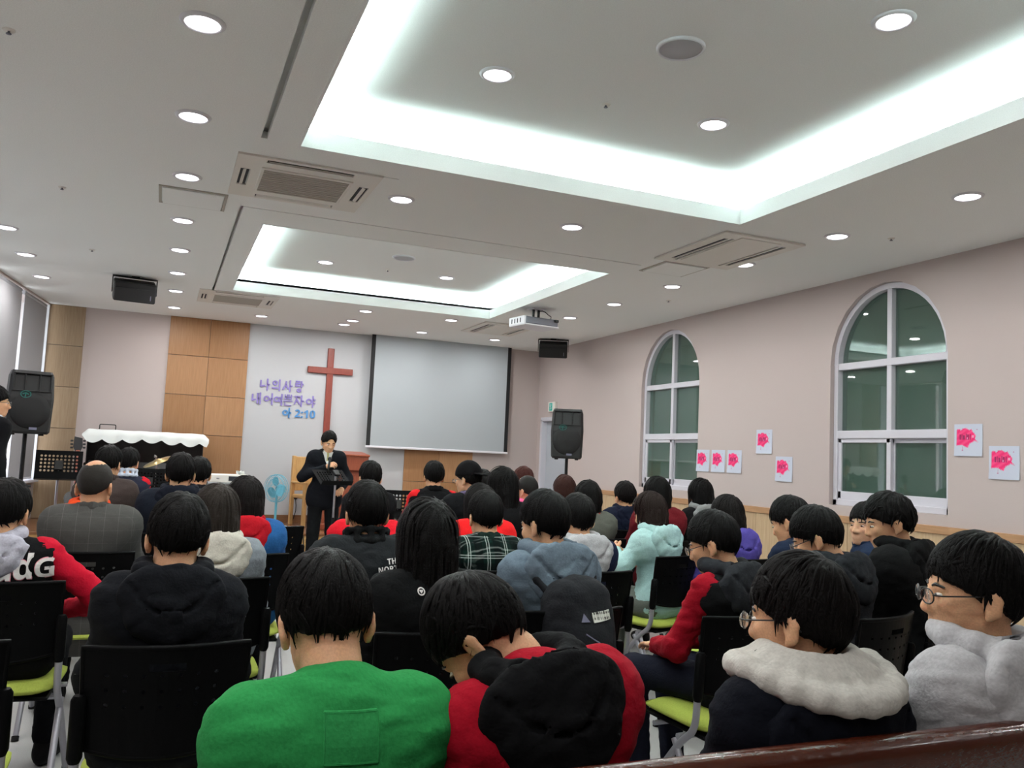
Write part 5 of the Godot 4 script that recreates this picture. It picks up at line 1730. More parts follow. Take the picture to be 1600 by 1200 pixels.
# d: at (head top), turn, lean, side, hy hp hr (head yaw, pitch down, roll), w (shoulders), cell, stand,
#    top {color, sleeve, kind, hood, hood_in, collar}, hair [style, colour, drop], pants, skin, glasses, arms
func person(d: Dictionary) -> Dictionary:
	var stand: bool = d.get("stand", false)
	var lean: float = d.get("lean", 0.14)
	var side: float = d.get("side", 0.0)
	var turn: float = d.get("turn", 0.0)
	var w: float = d.get("w", 1.0) * 0.88
	var cell: float = d.get("cell", 0.014)
	var hp: float = d.get("hp", 0.15)
	var hip := Vector3(0, 0.93 if stand else 0.54, 0)
	var B := Basis(Vector3.BACK, side) * Basis(Vector3.RIGHT, -lean)
	var np: float = d.get("np", lean + 0.2 + 0.4 * hp)
	var nl: float = d.get("neck", 0.042)
	var Bn := Basis(Vector3.BACK, side + d.get("hr", 0.0) * 0.5) * Basis(Vector3.RIGHT, -np)
	var Bh := Basis(Vector3.UP, d.get("hy", 0.0)) * Basis(Vector3.RIGHT, -hp) * Basis(Vector3.BACK, d.get("hr", 0.0))
	var at: Vector3 = d.at
	at.y /= d.get("scale", 1.0)
	var rest: Vector3 = Bn * Vector3(0, nl, 0) + Bh * Vector3(0, 0.122, 0.014) + Vector3(0, 0.112, 0)
	var L: float = clampf((at.y - hip.y - rest.y) / (0.5 * B.y.y), 0.82, 1.2)
	var up := func(x: float, y: float, z: float) -> Vector3: return hip + B * Vector3(x, y * L, z)
	var N: Vector3 = up.call(0, 0.5, 0)
	var J := N + Bn * Vector3(0, nl, 0)
	var top_local := N + rest
	var off := Vector3(top_local.x, 0, top_local.z).rotated(Vector3.UP, turn)
	var sc: float = d.get("scale", 1.0)
	var root := thing("person", d.label, "person", Vector3(at.x - off.x * sc, 0.0, at.z - off.z * sc), turn, d.get("group", ""))
	root.scale = Vector3.ONE * sc
	var out := {"root": root, "up": up, "N": N, "J": J, "B": B, "Bh": Bh, "L": L, "hip": hip}
	# arms
	var arms := []
	for s in [-1.0, 1.0]:
		var S: Vector3 = up.call(s * 0.150 * w, 0.445, 0.005)
		var E: Vector3
		var W: Vector3
		if d.has("arms") and d.arms[0 if s < 0 else 1] != null:
			var a: Array = d.arms[0 if s < 0 else 1]
			E = a[0]
			W = a[1]
		elif stand:
			E = S + Vector3(s * 0.06, -0.28, 0.03)
			W = E + Vector3(s * 0.01, -0.24, -0.06)
		else:
			E = S + Vector3(s * 0.055, -0.235, -0.10)
			W = Vector3(s * 0.085, 0.635, -0.30 - 0.2 * sin(lean) * 0.5)
		arms.append([S, E, W])
	# skin
	var lod := "near" if d.get("face", false) or at.z > -2.2 else "far"
	var bd := blank()
	join(bd, T["legs_standing" if stand else "legs_seated"])
	var sk := [["e", up.call(0, 0.33, 0), B, Vector3(0.135, 0.20, 0.09)], ["e", up.call(0, 0.12, 0), B, Vector3(0.13, 0.17, 0.09)], ["c", N + B * Vector3(0, -0.06, 0.0), J, 0.058, 0.052]]
	for a in arms:
		sk.append(["c", a[0], a[1], 0.045, 0.038])
		sk.append(["c", a[1], a[2], 0.036, 0.026])
	join(bd, blob(sk, 0.022, 0.03))
	join(bd, T["head_" + lod], Transform3D(Bh, J))
	for i in 2:
		var a: Array = arms[i]
		var dirz: Vector3 = -(a[2] - a[1]).normalized()
		var ref := Vector3.UP
		if d.has("palm") and d.palm[i] != null: ref = d.palm[i]
		var x := ref.cross(dirz).normalized()
		var hb := Basis(x, dirz.cross(x), dirz)
		if i == 0: hb = Basis(-hb.x, hb.y, hb.z)
		join(bd, T["hand_" + (d.hands[i] if d.has("hands") else "relaxed")], Transform3D(hb, a[2]))
	obj("body", to_mesh(bd), skin_mat(d.get("skin", 0)), root)
	var hx := Transform3D(Bh, J)
	for s in ["l", "r"]:
		var ey := obj("eye", T["eye_" + s], M.eye_white, root)
		ey.transform = hx
		obj("iris", T["iris_" + s], M.eye_dark, ey)
		obj("eyebrow", T["brow_" + s], M.eye_dark, root).transform = hx
	if d.get("glasses", false):
		var g := obj("glasses", T.glasses, M.glasses_frame, root)
		g.transform = hx
		obj("lenses", T.lenses, M.clear_glass, g)
	# garments
	var top: Dictionary = d.top
	var kind: String = top.get("kind", "jacket")
	var fat: float = top.get("fat", 0.0)
	var tp := [
		["e", up.call(0, 0.33, 0.002), B, Vector3(0.160 * w + fat, 0.19, 0.112 + fat)],
		["e", up.call(0, 0.13, -0.005), B, Vector3(0.150 * w + fat, 0.17, 0.118 + fat)],
		["c", up.call(-0.06 * w, 0.470, 0.004), up.call(-0.152 * w, 0.440, 0.004), 0.056 + fat, 0.058 + fat],
		["c", up.call(0.06 * w, 0.470, 0.004), up.call(0.152 * w, 0.440, 0.004), 0.056 + fat, 0.058 + fat],
		["c", up.call(-0.11 * w, 0.40, 0.02), up.call(0.11 * w, 0.40, 0.02), 0.088 + fat, 0.088 + fat],
		["c", N + B * Vector3(0, -0.01, 0.004), N + B * Vector3(0, -0.06, 0.004), 0.060, 0.075 + fat],
		["c", up.call(-0.085 * w, 0.01, 0.005), up.call(0.085 * w, 0.01, 0.005), 0.118 + fat, 0.118 + fat],
	]
	if kind == "blazer" or stand:
		tp.append(["c", up.call(-0.09, -0.10, 0.0), up.call(0.09, -0.10, 0.0), 0.12 + fat, 0.12 + fat])
	var sl := []
	for i in 2:
		var a: Array = arms[i]
		var wr: Vector3 = a[2] + (a[2] - a[1]).normalized() * -0.005
		sl.append([["c", a[0], a[1], 0.058 + fat, 0.050 + fat], ["c", a[1], wr, 0.050 + fat, 0.039 + fat * 0.5], ["c", a[0], up.call((-1.0 if i == 0 else 1.0) * 0.11 * w, 0.41, 0.0), 0.057 + fat, 0.060 + fat]])
	var wrk: float = top.get("wrinkle", 0.0045)
	var sd: int = hash(d.label) % 1000
	var torso_arr: Array
	if top.has("sleeve"):
		torso_arr = blob(tp, cell, 0.035, wrk, Vector3(7, 15, 7), sd)
		obj("jacket_body", to_mesh(torso_arr), top.get("mat", cloth(top.color)), root)
		for i in 2:
			obj("sleeve", to_mesh(blob(sl[i], cell, 0.03, wrk * 1.3, Vector3(9, 18, 9), sd + i)), cloth(top.sleeve), root)
	else:
		torso_arr = blob(tp + sl[0] + sl[1], cell, 0.06, wrk, Vector3(7, 15, 7), sd)
		obj(top.get("named", "jacket"), to_mesh(torso_arr), top.get("mat", cloth(top.color)), root)
	out.surface = torso_arr
	if top.has("hood"):
		var hc := []
		var carve := []
		var sz: float = top.get("hood_size", 1.0)
		var prev: Vector3
		var H := N + B * Vector3(0, 0.022, 0)
		var low := -0.040 if top.has("hood_in") else 0.0
		for q in 9:
			var a := deg_to_rad(-140 + q * 35.0)
			var p := H + B * Vector3(sin(a) * 0.086 * sz, 0.016 - 0.020 * cos(a), cos(a) * 0.078 * sz + 0.008)
			if q > 0: hc.append(["c", prev, p, 0.030, 0.030])
			prev = p
		# the bag of the hood lying on the back, its edge a thick roll, creases running to the middle
		hc.append(["e", H + B * Vector3(0, -0.050 * sz + low, 0.098), B * Basis(Vector3.RIGHT, 0.10), Vector3(0.146 * sz, 0.095 * sz, 0.050)])
		hc.append(["e", H + B * Vector3(0, -0.105 * sz + low * 0.6, 0.112), B * Basis(Vector3.RIGHT, 0.10), Vector3(0.118 * sz, 0.072 * sz, 0.044)])
		for q in 9:
			var a := deg_to_rad(-80 + q * 20.0)
			var p := H + B * Vector3(sin(a) * 0.134 * sz, -0.035 * sz - cos(a) * 0.125 * sz, 0.122 - 0.055 * sin(a) * sin(a))
			if q > 0: hc.append(["c", prev, p, 0.022, 0.022])
			prev = p
		# the fold where the opening of the hood lies
		for q in 13:
			var u := -1.0 + q / 6.0
			var px := u * 0.118 * sz
			var py := (-0.015 - 0.085 * (1.0 - u * u)) * sz + low
			var rr := 1.0 - pow(px / (0.146 * sz), 2.0) - pow((py + 0.05 * sz - low) / (0.095 * sz), 2.0)
			var p := H + B * Vector3(px, py, 0.100 + 0.050 * sqrt(maxf(rr, 0.02)))
			if q > 0: carve.append(["-c", prev, p, 0.008, 0.008])
			prev = p
		for s in [-1.0, 1.0]:
			hc.append(["c", H + B * Vector3(s * 0.095 * sz, -0.01, 0.090), H + B * Vector3(s * 0.02, -0.090 * sz, 0.136), 0.017, 0.013])
		hc.append(["-c", J + (J - N).normalized() * 0.06, N + B * Vector3(0, -0.03, -0.012), 0.062, 0.056])
		hc.append(["-e", H + B * Vector3(0, 0.028, 0.096), B * Basis(Vector3.RIGHT, 0.3), Vector3(0.076 * sz, 0.050 * sz, 0.020)])
		obj("hood", to_mesh(blob(hc + carve, minf(cell, 0.008 if at.z > -3.5 else 0.010), 0.016, 0.004, Vector3(10, 12, 10), sd + 5)), cloth(top.hood), root)
		if top.has("hood_in"):
			# lining that shows over the rim
			var li := []
			var lc := []
			var seam0: Vector3
			for q in 15:
				var a := deg_to_rad(-126 + q * 18.0)
				var c2 := cos(a)
				var inner := H + B * Vector3(sin(a) * 0.072 * sz, 0.052 - 0.014 * c2, c2 * 0.070 * sz + 0.010)
				var rim := H + B * Vector3(sin(a) * 0.128 * sz, 0.020 - 0.050 * maxf(c2, 0.0), c2 * 0.128 * sz + 0.012)
				li.append(["c", inner, rim, 0.014, 0.017])
				if q > 0: li.append(["c", prev, rim, 0.018, 0.018])
				prev = rim
				var seam := inner.lerp(rim, 0.62) + B * Vector3(sin(a) * 0.008, 0.014, c2 * 0.008)
				if q > 0: lc.append(["-c", seam0, seam, 0.0045, 0.0045])
				seam0 = seam
			li.append_array(lc)
			li.append(["-c", J + (J - N).normalized() * 0.08, N + B * Vector3(0, -0.03, -0.012), 0.064, 0.058])
			obj("hood_lining", to_mesh(blob(li, minf(cell, 0.009), 0.022, 0.002, Vector3(10, 12, 10), sd + 6)), cloth(top.hood_in), root)
	elif top.has("collar"):
		var co := []
		var prev: Vector3
		var hgt: float = top.get("collar_h", 0.022)
		var cw: float = top.get("collar_w", 1.13 if hgt >= 0.03 else 1.03)
		var Bc := B.slerp(Bn, 0.45)
		for q in 9:
			var a := deg_to_rad(-150 + q * 37.5)
			var p := N + Bc * Vector3(sin(a) * 0.066 * cw, 0.012, cos(a) * 0.064 * cw + 0.004)
			var p2 := p + Bn * Vector3(0, hgt, 0)
			if q > 0:
				co.append(["c", prev, p, 0.014, 0.014])
				co.append(["c", prev + Bn * Vector3(0, hgt, 0), p2, 0.012, 0.012])
			co.append(["c", p, p2, 0.014, 0.012])
			prev = p
		obj("collar", to_mesh(blob(co, minf(cell, 0.010), 0.012, 0.001, Vector3(10, 12, 10), sd + 5)), cloth(top.collar), root)
	# trousers and shoes
	var pc: Color = d.get("pants", Color(0.05, 0.055, 0.07))
	obj("trousers", T["trousers_standing" if stand else "trousers_seated"], cloth(pc), root)
	for s in [-1.0, 1.0]:
		var so := obj("shoe", T.shoe, cloth(d.get("shoe", Color(0.04, 0.04, 0.045)), 0.6), root)
		so.position = Vector3(s * 0.115, 0.0, 0.0 if stand else -0.385)
		so.rotation.y = -s * 0.12
	# hair
	if d.has("hair"):
		var style: String = d.hair[0]
		var drop: float = d.hair[2] if d.hair.size() > 2 else 0.30
		var fall: Vector3 = (Bh.inverse() * Vector3(0, -1, 0.05 + 0.9 * sin(lean) * 0.0)).normalized()
		var hcell := 0.006 if at.z > -2.2 else (0.008 if at.z > -5.0 else 0.010)
		var ha := blank()
		join(ha, hair_base(style, hcell, fall, drop))
		var r_ := RandomNumberGenerator.new()
		r_.seed = sd + 77
		if style in ["short", "spiky", "bob", "long", "neat"]:
			var n := 620 if at.z > -2.2 else (340 if at.z > -5.0 else 160)
			var wd := 0.0085 if at.z > -2.2 else (0.011 if at.z > -5.0 else 0.016)
			if style == "long": n = int(n * 1.6)
			locks(ha, style, n, wd, fall, drop, r_, d.get("mess", 1.0))
		obj("hair", to_mesh(ha), hair_mat(d.hair[1]), root).transform = hx
	return out

# put flat lettering or a patch on the back of a garment: each point is laid on the nearest cloth seen from behind
func lay_on(out: Dictionary, mesh_arrays: Array, centre: Vector2, lift: float, turn := 0.0) -> ArrayMesh:
	var V: PackedVector3Array = mesh_arrays[Mesh.ARRAY_VERTEX]
	var S: PackedVector3Array = out.surface[0]
	var near := PackedVector3Array()
	var reach := 0.0
	for v in V: reach = maxf(reach, Vector2(v.x, v.y).length())
	var SN: PackedVector3Array = out.surface[1]
	for j in S.size():
		var s := S[j]
		if SN[j].z > 0.1 and absf(s.x - centre.x) < reach + 0.05 and absf(s.y - centre.y) < reach + 0.05:
			near.append(s)
	var nv := PackedVector3Array()
	for v in V:
		var q := Vector2(v.x, v.y).rotated(turn) + centre
		var zz := 0.0
		var ww := 0.0
		for s in near:
			var dd := Vector2(s.x - q.x, s.y - q.y).length_squared()
			if dd < 0.0009:
				var k := 1.0 / (dd + 0.00002)
				zz += s.z * k
				ww += k
		nv.append(Vector3(q.x, q.y, (zz / ww if ww > 0.0 else 0.1) + v.z + lift))
	var st := SurfaceTool.new()
	st.begin(Mesh.PRIMITIVE_TRIANGLES)
	st.set_smooth_group(-1)
	var I: Variant = mesh_arrays[Mesh.ARRAY_INDEX]
	if I == null or I.size() == 0:
		for v in nv: st.add_vertex(v)
	else:
		for i in I: st.add_vertex(nv[i])
	st.generate_normals()
	return st.commit()

# ------------------------------------------------------------------ the audience
const BLACK := Color(0.06, 0.062, 0.07)
const HAIR := Color(0.045, 0.041, 0.040)
const BROWN := Color(0.13, 0.095, 0.085)
var who := {}

# x, y, z of the top of the head; short: what the chair's label calls the person
func sit(key: String, at: Vector3, label: String, short: String, d: Dictionary) -> Dictionary:
	d.at = at
	d.label = label
	d.cell = 0.009 if at.z > -2.2 else (0.011 if at.z > -3.5 else (0.014 if at.z > -5.0 else 0.017))
	var p := person(d)
	who[key] = p
	if short != "":
		var r: Node3D = p.root
		var c := r.position + Vector3(0, 0, -0.045).rotated(Vector3.UP, d.get("turn", 0.0))
		if d.has("chair"): c = d.chair
		chair(c.x, c.z, d.get("chair_turn", d.get("turn", 0.0)), "black backed lime chair under %s" % short)
	return p

func plaid() -> StandardMaterial3D:
	var im := Image.create(128, 128, false, Image.FORMAT_RGB8)
	im.fill(Color(0.05, 0.12, 0.10))
	for y in 128:
		for x in 128:
			var c := Color(0.05, 0.13, 0.11)
			if x % 64 < 26: c = c.lerp(Color(0.03, 0.04, 0.05), 0.6)
			if y % 64 < 26: c = c.lerp(Color(0.03, 0.04, 0.05), 0.5)
			for o in [40, 48]:
				if absi(x % 64 - o) < 2: c = c.lerp(Color(0.85, 0.87, 0.85), 0.75 if (y % 4) < 3 else 0.5)
				if absi(y % 64 - o) < 2: c = c.lerp(Color(0.85, 0.87, 0.85), 0.75 if (x % 4) < 3 else 0.5)
			im.set_pixel(x, y, c)
	var m := mat("plaid_cloth", Color.WHITE, 0.95, 0, 0.2)
	return textured(m, ImageTexture.create_from_image(im), Vector3(5.2, 5.2, 5.2))

func tweed() -> StandardMaterial3D:
	var im := Image.create(128, 128, false, Image.FORMAT_RGB8)
	var r := RandomNumberGenerator.new()
	r.seed = 4
	for y in 128:
		for x in 128:
			var v := 0.24 + 0.06 * r.randf() + (0.05 if (x + y) % 3 == 0 else 0.0)
			if x % 64 < 2: v += 0.09
			if y % 64 < 2: v += 0.05
			im.set_pixel(x, y, Color(v, v, v * 0.97))
	var m := mat("tweed_cloth", Color.WHITE, 0.95, 0, 0.2)
	return textured(m, ImageTexture.create_from_image(im), Vector3(8, 8, 8))

func build_people() -> void:
	make_templates()
	mat("eye_white", Color(0.85, 0.83, 0.80), 0.3)
	mat("eye_dark", Color(0.04, 0.03, 0.03), 0.4)
	mat("glasses_frame", Color(0.05, 0.05, 0.06), 0.3)
	mat("print_white", Color(0.86, 0.85, 0.84), 0.7)
	mat("print_pink", Color(0.86, 0.55, 0.60), 0.7)
	var p: Dictionary
	# ---- the row on the pew, closest to the viewpoint
	p = sit("green", Vector3(0.31, 1.185, -1.64), "person in a green sweatshirt, head bowed, seen from behind", "", {"lean": 0.18, "hp": 0.62, "np": 0.95, "neck": 0.065, "hr": 0.05, "w": 1.06, "pants": Color(0.1, 0.11, 0.15), "top": {"color": Color(0.18, 0.57, 0.30), "named": "sweatshirt", "wrinkle": 0.0035}, "hair": ["short", HAIR]})
	back_patch(p, Vector2(0.006, 0.915), cloth(Color(0.18, 0.56, 0.30)))
	p = sit("red", Vector3(0.61, 1.155, -1.64), "person in a red hooded jacket leaning left, head bowed, black hood", "", {"lean": 0.20, "side": 0.20, "hp": 1.0, "np": 1.45, "neck": 0.075, "hy": 0.75, "hr": 0.1, "w": 1.0, "face": true, "top": {"color": Color(0.64, 0.055, 0.14), "hood": Color(0.065, 0.068, 0.075), "hood_size": 0.98, "wrinkle": 0.004}, "hair": ["short", HAIR], "mess": 1.3})
	p = sit("navy", Vector3(1.245, 1.187, -1.40), "person in a navy hooded top with cream lining, glasses, on the pew", "", {"lean": 0.10, "hp": 0.12, "hy": 0.50, "face": true, "w": 1.05, "glasses": true, "top": {"color": Color(0.055, 0.065, 0.10), "hood": Color(0.055, 0.065, 0.10), "hood_in": Color(0.79, 0.78, 0.75), "hood_size": 1.2}, "hair": ["short", Color(0.05, 0.04, 0.038)]})
	p = sit("grey", Vector3(1.70, 1.27, -1.36), "person in a light grey hoodie with glasses, rightmost on the pew", "", {"turn": 0.2, "lean": 0.06, "hp": 0.05, "hy": 0.80, "face": true, "w": 1.05, "glasses": true, "top": {"color": Color(0.77, 0.77, 0.78), "hood": Color(0.77, 0.77, 0.78), "hood_size": 1.1}, "hair": ["short", HAIR]})
	# ---- second row
	p = sit("dark_hoodie", Vector3(0.07, 1.24, -2.74), "person in a black hoodie on the left, head bent, behind the grey blazer man", "the person in the black hoodie at the left", {"lean": 0.12, "hp": 0.30, "hr": -0.05, "w": 1.0, "top": {"color": Color(0.085, 0.092, 0.11), "hood": Color(0.085, 0.092, 0.11)}, "hair": ["short", HAIR], "mess": 1.5})
	p = sit("long_black", Vector3(0.85, 1.24, -2.74), "person with long straight black hair and black jacket, white round emblem", "the long haired person with the round emblem", {"lean": 0.10, "hp": 0.15, "w": 0.98, "top": {"color": Color(0.07, 0.075, 0.08), "collar": Color(0.07, 0.075, 0.08)}, "hair": ["long", HAIR, 0.30]})
	round_emblem(p)
	p = sit("varsity_right", Vector3(2.11, 1.165, -2.90), "person in a black and grey jacket with red sleeves, head bowed left", "the person with red sleeves and a grey hood", {"turn": 0.35, "lean": 0.14, "hp": 0.35, "hy": 0.35, "face": true, "glasses": true, "pants": Color(0.10, 0.11, 0.16), "top": {"color": Color(0.075, 0.08, 0.085), "sleeve": Color(0.58, 0.05, 0.12), "hood": Color(0.17, 0.18, 0.195)}, "chair": Vector3(2.06, 0, -2.80), "chair_turn": 0.06, "hair": ["short", HAIR]})
	p = sit("charcoal", Vector3(2.55, 1.25, -2.80), "person in a charcoal hoodie with a blue shirt collar and glasses", "the person with the blue shirt collar", {"turn": 0.3, "lean": 0.22, "hp": 0.45, "hy": 0.40, "face": true, "glasses": true, "top": {"color": Color(0.14, 0.15, 0.165), "hood": Color(0.14, 0.15, 0.165), "hood_size": 0.95}, "hair": ["short", HAIR]})
	extra_collar(p, Color(0.36, 0.60, 0.84))
	p = sit("black_spiky", Vector3(3.02, 1.315, -2.86), "person with spiky black hair in a black hoodie, facing left", "the spiky haired person in the black hoodie", {"turn": 0.45, "lean": 0.12, "hp": 0.25, "hy": 0.60, "face": true, "w": 1.08, "top": {"color": Color(0.065, 0.067, 0.07), "hood": Color(0.06, 0.062, 0.066), "fat": 0.012}, "hair": ["spiky", HAIR], "mess": 1.2})
	# ---- third row
	p = sit("varsity_left", Vector3(-0.545, 1.22, -3.87), "person in a black jacket with red sleeves, white hood and white letters", "the person with white letters on the back", {"turn": -0.06, "lean": 0.10, "side": 0.12, "hp": 0.20, "hy": -0.15, "w": 1.14, "arms": [null, [Vector3(0.33, 0.74, -0.02), Vector3(0.16, 0.66, -0.26)]], "top": {"color": Color(0.055, 0.055, 0.06), "sleeve": Color(0.72, 0.07, 0.17), "hood": Color(0.72, 0.72, 0.77), "hood_size": 0.72}, "hair": ["short", HAIR]})
	back_letters(p)
	p = sit("cream_hood", Vector3(0.25, 1.15, -3.92), "person with long brown hair, cream hood and pale grey denim jacket", "the person in the pale grey denim jacket", {"lean": 0.14, "hp": 0.25, "top": {"color": Color(0.52, 0.55, 0.58), "hood": Color(0.82, 0.81, 0.76)}, "hair": ["long", Color(0.16, 0.14, 0.125), 0.24]})
	p = sit("padded", Vector3(0.80, 1.27, -3.45), "person in a charcoal padded jacket with lettering on the right shoulder", "the person in the charcoal padded jacket", {"lean": 0.10, "hp": 0.20, "w": 1.06, "top": {"color": Color(0.13, 0.14, 0.15), "collar": Color(0.075, 0.078, 0.085), "collar_h": 0.05, "collar_w": 1.25, "fat": 0.014, "wrinkle": 0.006}, "hair": ["short", HAIR]})
	shoulder_text(p)
	p = sit("backpack", Vector3(1.42, 1.27, -3.05), "person in a blue-grey hoodie wearing a black backpack", "the person wearing the backpack", {"turn": 0.1, "lean": 0.13, "hp": 0.25, "hy": 0.35, "face": true, "w": 1.05, "top": {"color": Color(0.40, 0.46, 0.51), "hood": Color(0.42, 0.48, 0.53), "hood_size": 1.1}, "hair": ["short", HAIR]})
	backpack(p)
	p = sit("plaid", Vector3(1.55, 1.13, -4.05), "person with cropped hair in a green plaid shirt", "the person in the plaid shirt", {"lean": 0.12, "hp": 0.20, "top": {"color": BLACK, "mat": plaid(), "named": "shirt", "collar": Color(0.10, 0.17, 0.15), "wrinkle": 0.003}, "hair": ["short", HAIR], "mess": 0.7})
	p = sit("white_hood", Vector3(2.04, 1.18, -3.98), "person in a navy jacket with a white hood, right of the backpack", "the person with the white hood beside the backpack", {"lean": 0.12, "hp": 0.2, "top": {"color": Color(0.10, 0.12, 0.22), "hood": Color(0.74, 0.75, 0.76)}, "hair": ["short", HAIR]})
	p = sit("navy_sweater", Vector3(3.06, 1.26, -3.55), "person in a navy sweater, head bowed, near the wainscot", "the person in the navy sweater", {"turn": 0.25, "lean": 0.16, "hp": 0.40, "hy": 0.2, "top": {"color": Color(0.09, 0.13, 0.21), "named": "sweater"}, "hair": ["short", HAIR], "mess": 0.6})
	p = sit("face_left", Vector3(3.70, 1.235, -3.66), "round faced person turned to the left, in a dark blue jacket", "the round faced person turned left", {"turn": 0.9, "lean": 0.05, "hp": 0.0, "hy": 0.85, "face": true, "skin": 2, "top": {"color": Color(0.11, 0.16, 0.25), "collar": Color(0.11, 0.16, 0.25), "collar_h": 0.03}, "hair": ["short", HAIR], "mess": 0.7})
	# ---- fourth row
	p = sit("blazer", Vector3(-0.29, 1.29, -4.76), "older person with thinning hair in a grey tweed blazer", "the person in the grey blazer", {"lean": 0.06, "hp": 0.08, "hy": -0.35, "face": true, "skin": 1, "w": 1.12, "pants": Color(0.12, 0.12, 0.13), "top": {"color": BLACK, "mat": tweed(), "kind": "blazer", "named": "blazer", "fat": 0.008, "collar": Color(0.29, 0.29, 0.28), "collar_h": 0.02, "wrinkle": 0.002}, "hair": ["bald", Color(0.17, 0.16, 0.15)]})
	p = sit("orange", Vector3(-0.37, 1.22, -5.78), "person in an orange jacket mostly hidden by the grey blazer", "the person in the orange jacket", {"lean": 0.1, "top": {"color": Color(0.86, 0.28, 0.12), "hood": Color(0.88, 0.30, 0.13)}, "hair": ["short", HAIR]})
	p = sit("blue_jacket", Vector3(0.44, 1.23, -4.72), "person with shoulder-length hair, red hood and blue jacket", "the person with the red hood and blue jacket", {"lean": 0.12, "hp": 0.2, "top": {"color": Color(0.16, 0.36, 0.58), "hood": Color(0.70, 0.09, 0.14), "hood_size": 0.9, "fat": 0.008}, "hair": ["long", Color(0.075, 0.062, 0.06), 0.22]})
	p = sit("red_jacket", Vector3(1.11, 1.16, -4.77), "person in a red jacket with a white half-round emblem, head hidden", "the person in the red jacket with the half-round emblem", {"lean": 0.1, "top": {"color": Color(0.82, 0.10, 0.16), "collar": Color(0.8, 0.1, 0.16), "collar_h": 0.03, "fat": 0.012}, "hair": ["short", HAIR]})
	dome_emblem(p)
	p = sit("red_long", Vector3(1.86, 1.18, -4.95), "person with long dark hair in a bright red jacket, beyond the plaid shirt", "the long haired person in the bright red jacket", {"lean": 0.12, "hp": 0.2, "top": {"color": Color(0.90, 0.13, 0.14), "collar": Color(0.88, 0.12, 0.14), "fat": 0.012}, "hair": ["long", Color(0.08, 0.072, 0.072), 0.26]})
	p = sit("mint", Vector3(2.86, 1.18, -4.59), "person in a mint green hoodie with long brown hair, hands together", "the person in the mint hoodie", {"turn": 0.35, "lean": 0.12, "hp": 0.25, "hy": 0.15, "w": 0.95, "arms": [[Vector3(-0.25, 0.76, -0.10), Vector3(-0.075, 0.82, -0.30)], [Vector3(0.20, 0.72, -0.14), Vector3(0.02, 0.80, -0.31)]], "palm": [Vector3(-1, 0.3, 0), Vector3(1, 0.3, 0)], "pants": Color(0.42, 0.45, 0.42), "top": {"color": Color(0.70, 0.86, 0.85), "named": "hoodie", "hood": Color(0.71, 0.87, 0.86)}, "hair": ["long", BROWN, 0.20]})
	p = sit("purple", Vector3(3.32, 1.20, -4.42), "person with long dark hair in a purple hooded jacket", "the person in the purple jacket", {"turn": 0.1, "lean": 0.12, "hp": 0.2, "top": {"color": Color(0.34, 0.30, 0.62), "hood": Color(0.36, 0.32, 0.66)}, "hair": ["long", Color(0.075, 0.065, 0.062), 0.18]})
	# ---- fifth row
	p = sit("navy_hood", Vector3(0.13, 1.33, -5.70), "person in a dark navy hooded coat in front of the piano", "the person in the dark navy hooded coat", {"lean": 0.1, "w": 1.1, "hy": -0.1, "top": {"color": Color(0.095, 0.115, 0.155), "hood": Color(0.085, 0.10, 0.14), "fat": 0.02}, "hair": ["short", HAIR]})
	p = sit("black_long", Vector3(2.245, 1.323, -5.545), "person with long black hair and a black jacket, face turned left", "the long haired person in black facing left", {"lean": 0.1, "hy": 0.55, "turn": 0.1, "face": true, "top": {"color": Color(0.07, 0.07, 0.078), "collar": Color(0.07, 0.07, 0.078)}, "hair": ["long", HAIR, 0.28]})
	p = sit("olive", Vector3(2.92, 1.25, -5.54), "person with a black bob, red collar and grey-green jacket", "the bobbed person in the grey-green jacket", {"lean": 0.1, "top": {"color": Color(0.36, 0.37, 0.34), "collar": Color(0.62, 0.12, 0.14), "collar_h": 0.03, "fat": 0.008}, "hair": ["bob", HAIR]})
	p = sit("maroon", Vector3(3.44, 1.30, -5.43), "person with a black bob in a dark red jacket", "the bobbed person in the dark red jacket", {"lean": 0.08, "top": {"color": Color(0.40, 0.09, 0.12), "collar": Color(0.40, 0.09, 0.12), "fat": 0.012}, "hair": ["bob", HAIR]})
	p = sit("grey_hood", Vector3(4.16, 1.29, -5.90), "person with long black hair, grey hood and black jacket beside the wainscot", "the long haired person with the grey hood", {"lean": 0.08, "top": {"color": Color(0.07, 0.07, 0.075), "hood": Color(0.55, 0.56, 0.56)}, "hair": ["long", HAIR, 0.25]})
	# ---- front rows
	p = sit("brown_jacket", Vector3(-0.34, 1.35, -6.87), "person in a brown-grey jacket left of the red and white collar", "the person in the brown-grey jacket", {"lean": 0.06, "hy": -0.4, "face": true, "w": 1.05, "top": {"color": Color(0.27, 0.235, 0.225), "collar": Color(0.25, 0.22, 0.21), "collar_h": 0.02}, "hair": ["short", HAIR], "mess": 0.5})
	p = sit("red_white", Vector3(-0.25, 1.33, -8.30), "person in a red and navy jacket with a white stand-up collar", "the person with the white stand-up collar", {"lean": 0.06, "hy": -0.3, "face": true, "top": {"color": Color(0.15, 0.16, 0.22), "sleeve": Color(0.74, 0.09, 0.15), "collar": Color(0.80, 0.84, 0.90), "collar_h": 0.05}, "hair": ["short", HAIR], "mess": 0.5})
	p = sit("dark_front", Vector3(0.29, 1.29, -6.95), "dark haired person half hidden beyond the navy hooded coat", "the person half hidden beyond the navy coat", {"lean": 0.08, "top": {"color": Color(0.12, 0.12, 0.14), "collar": Color(0.12, 0.12, 0.14)}, "hair": ["short", HAIR]})
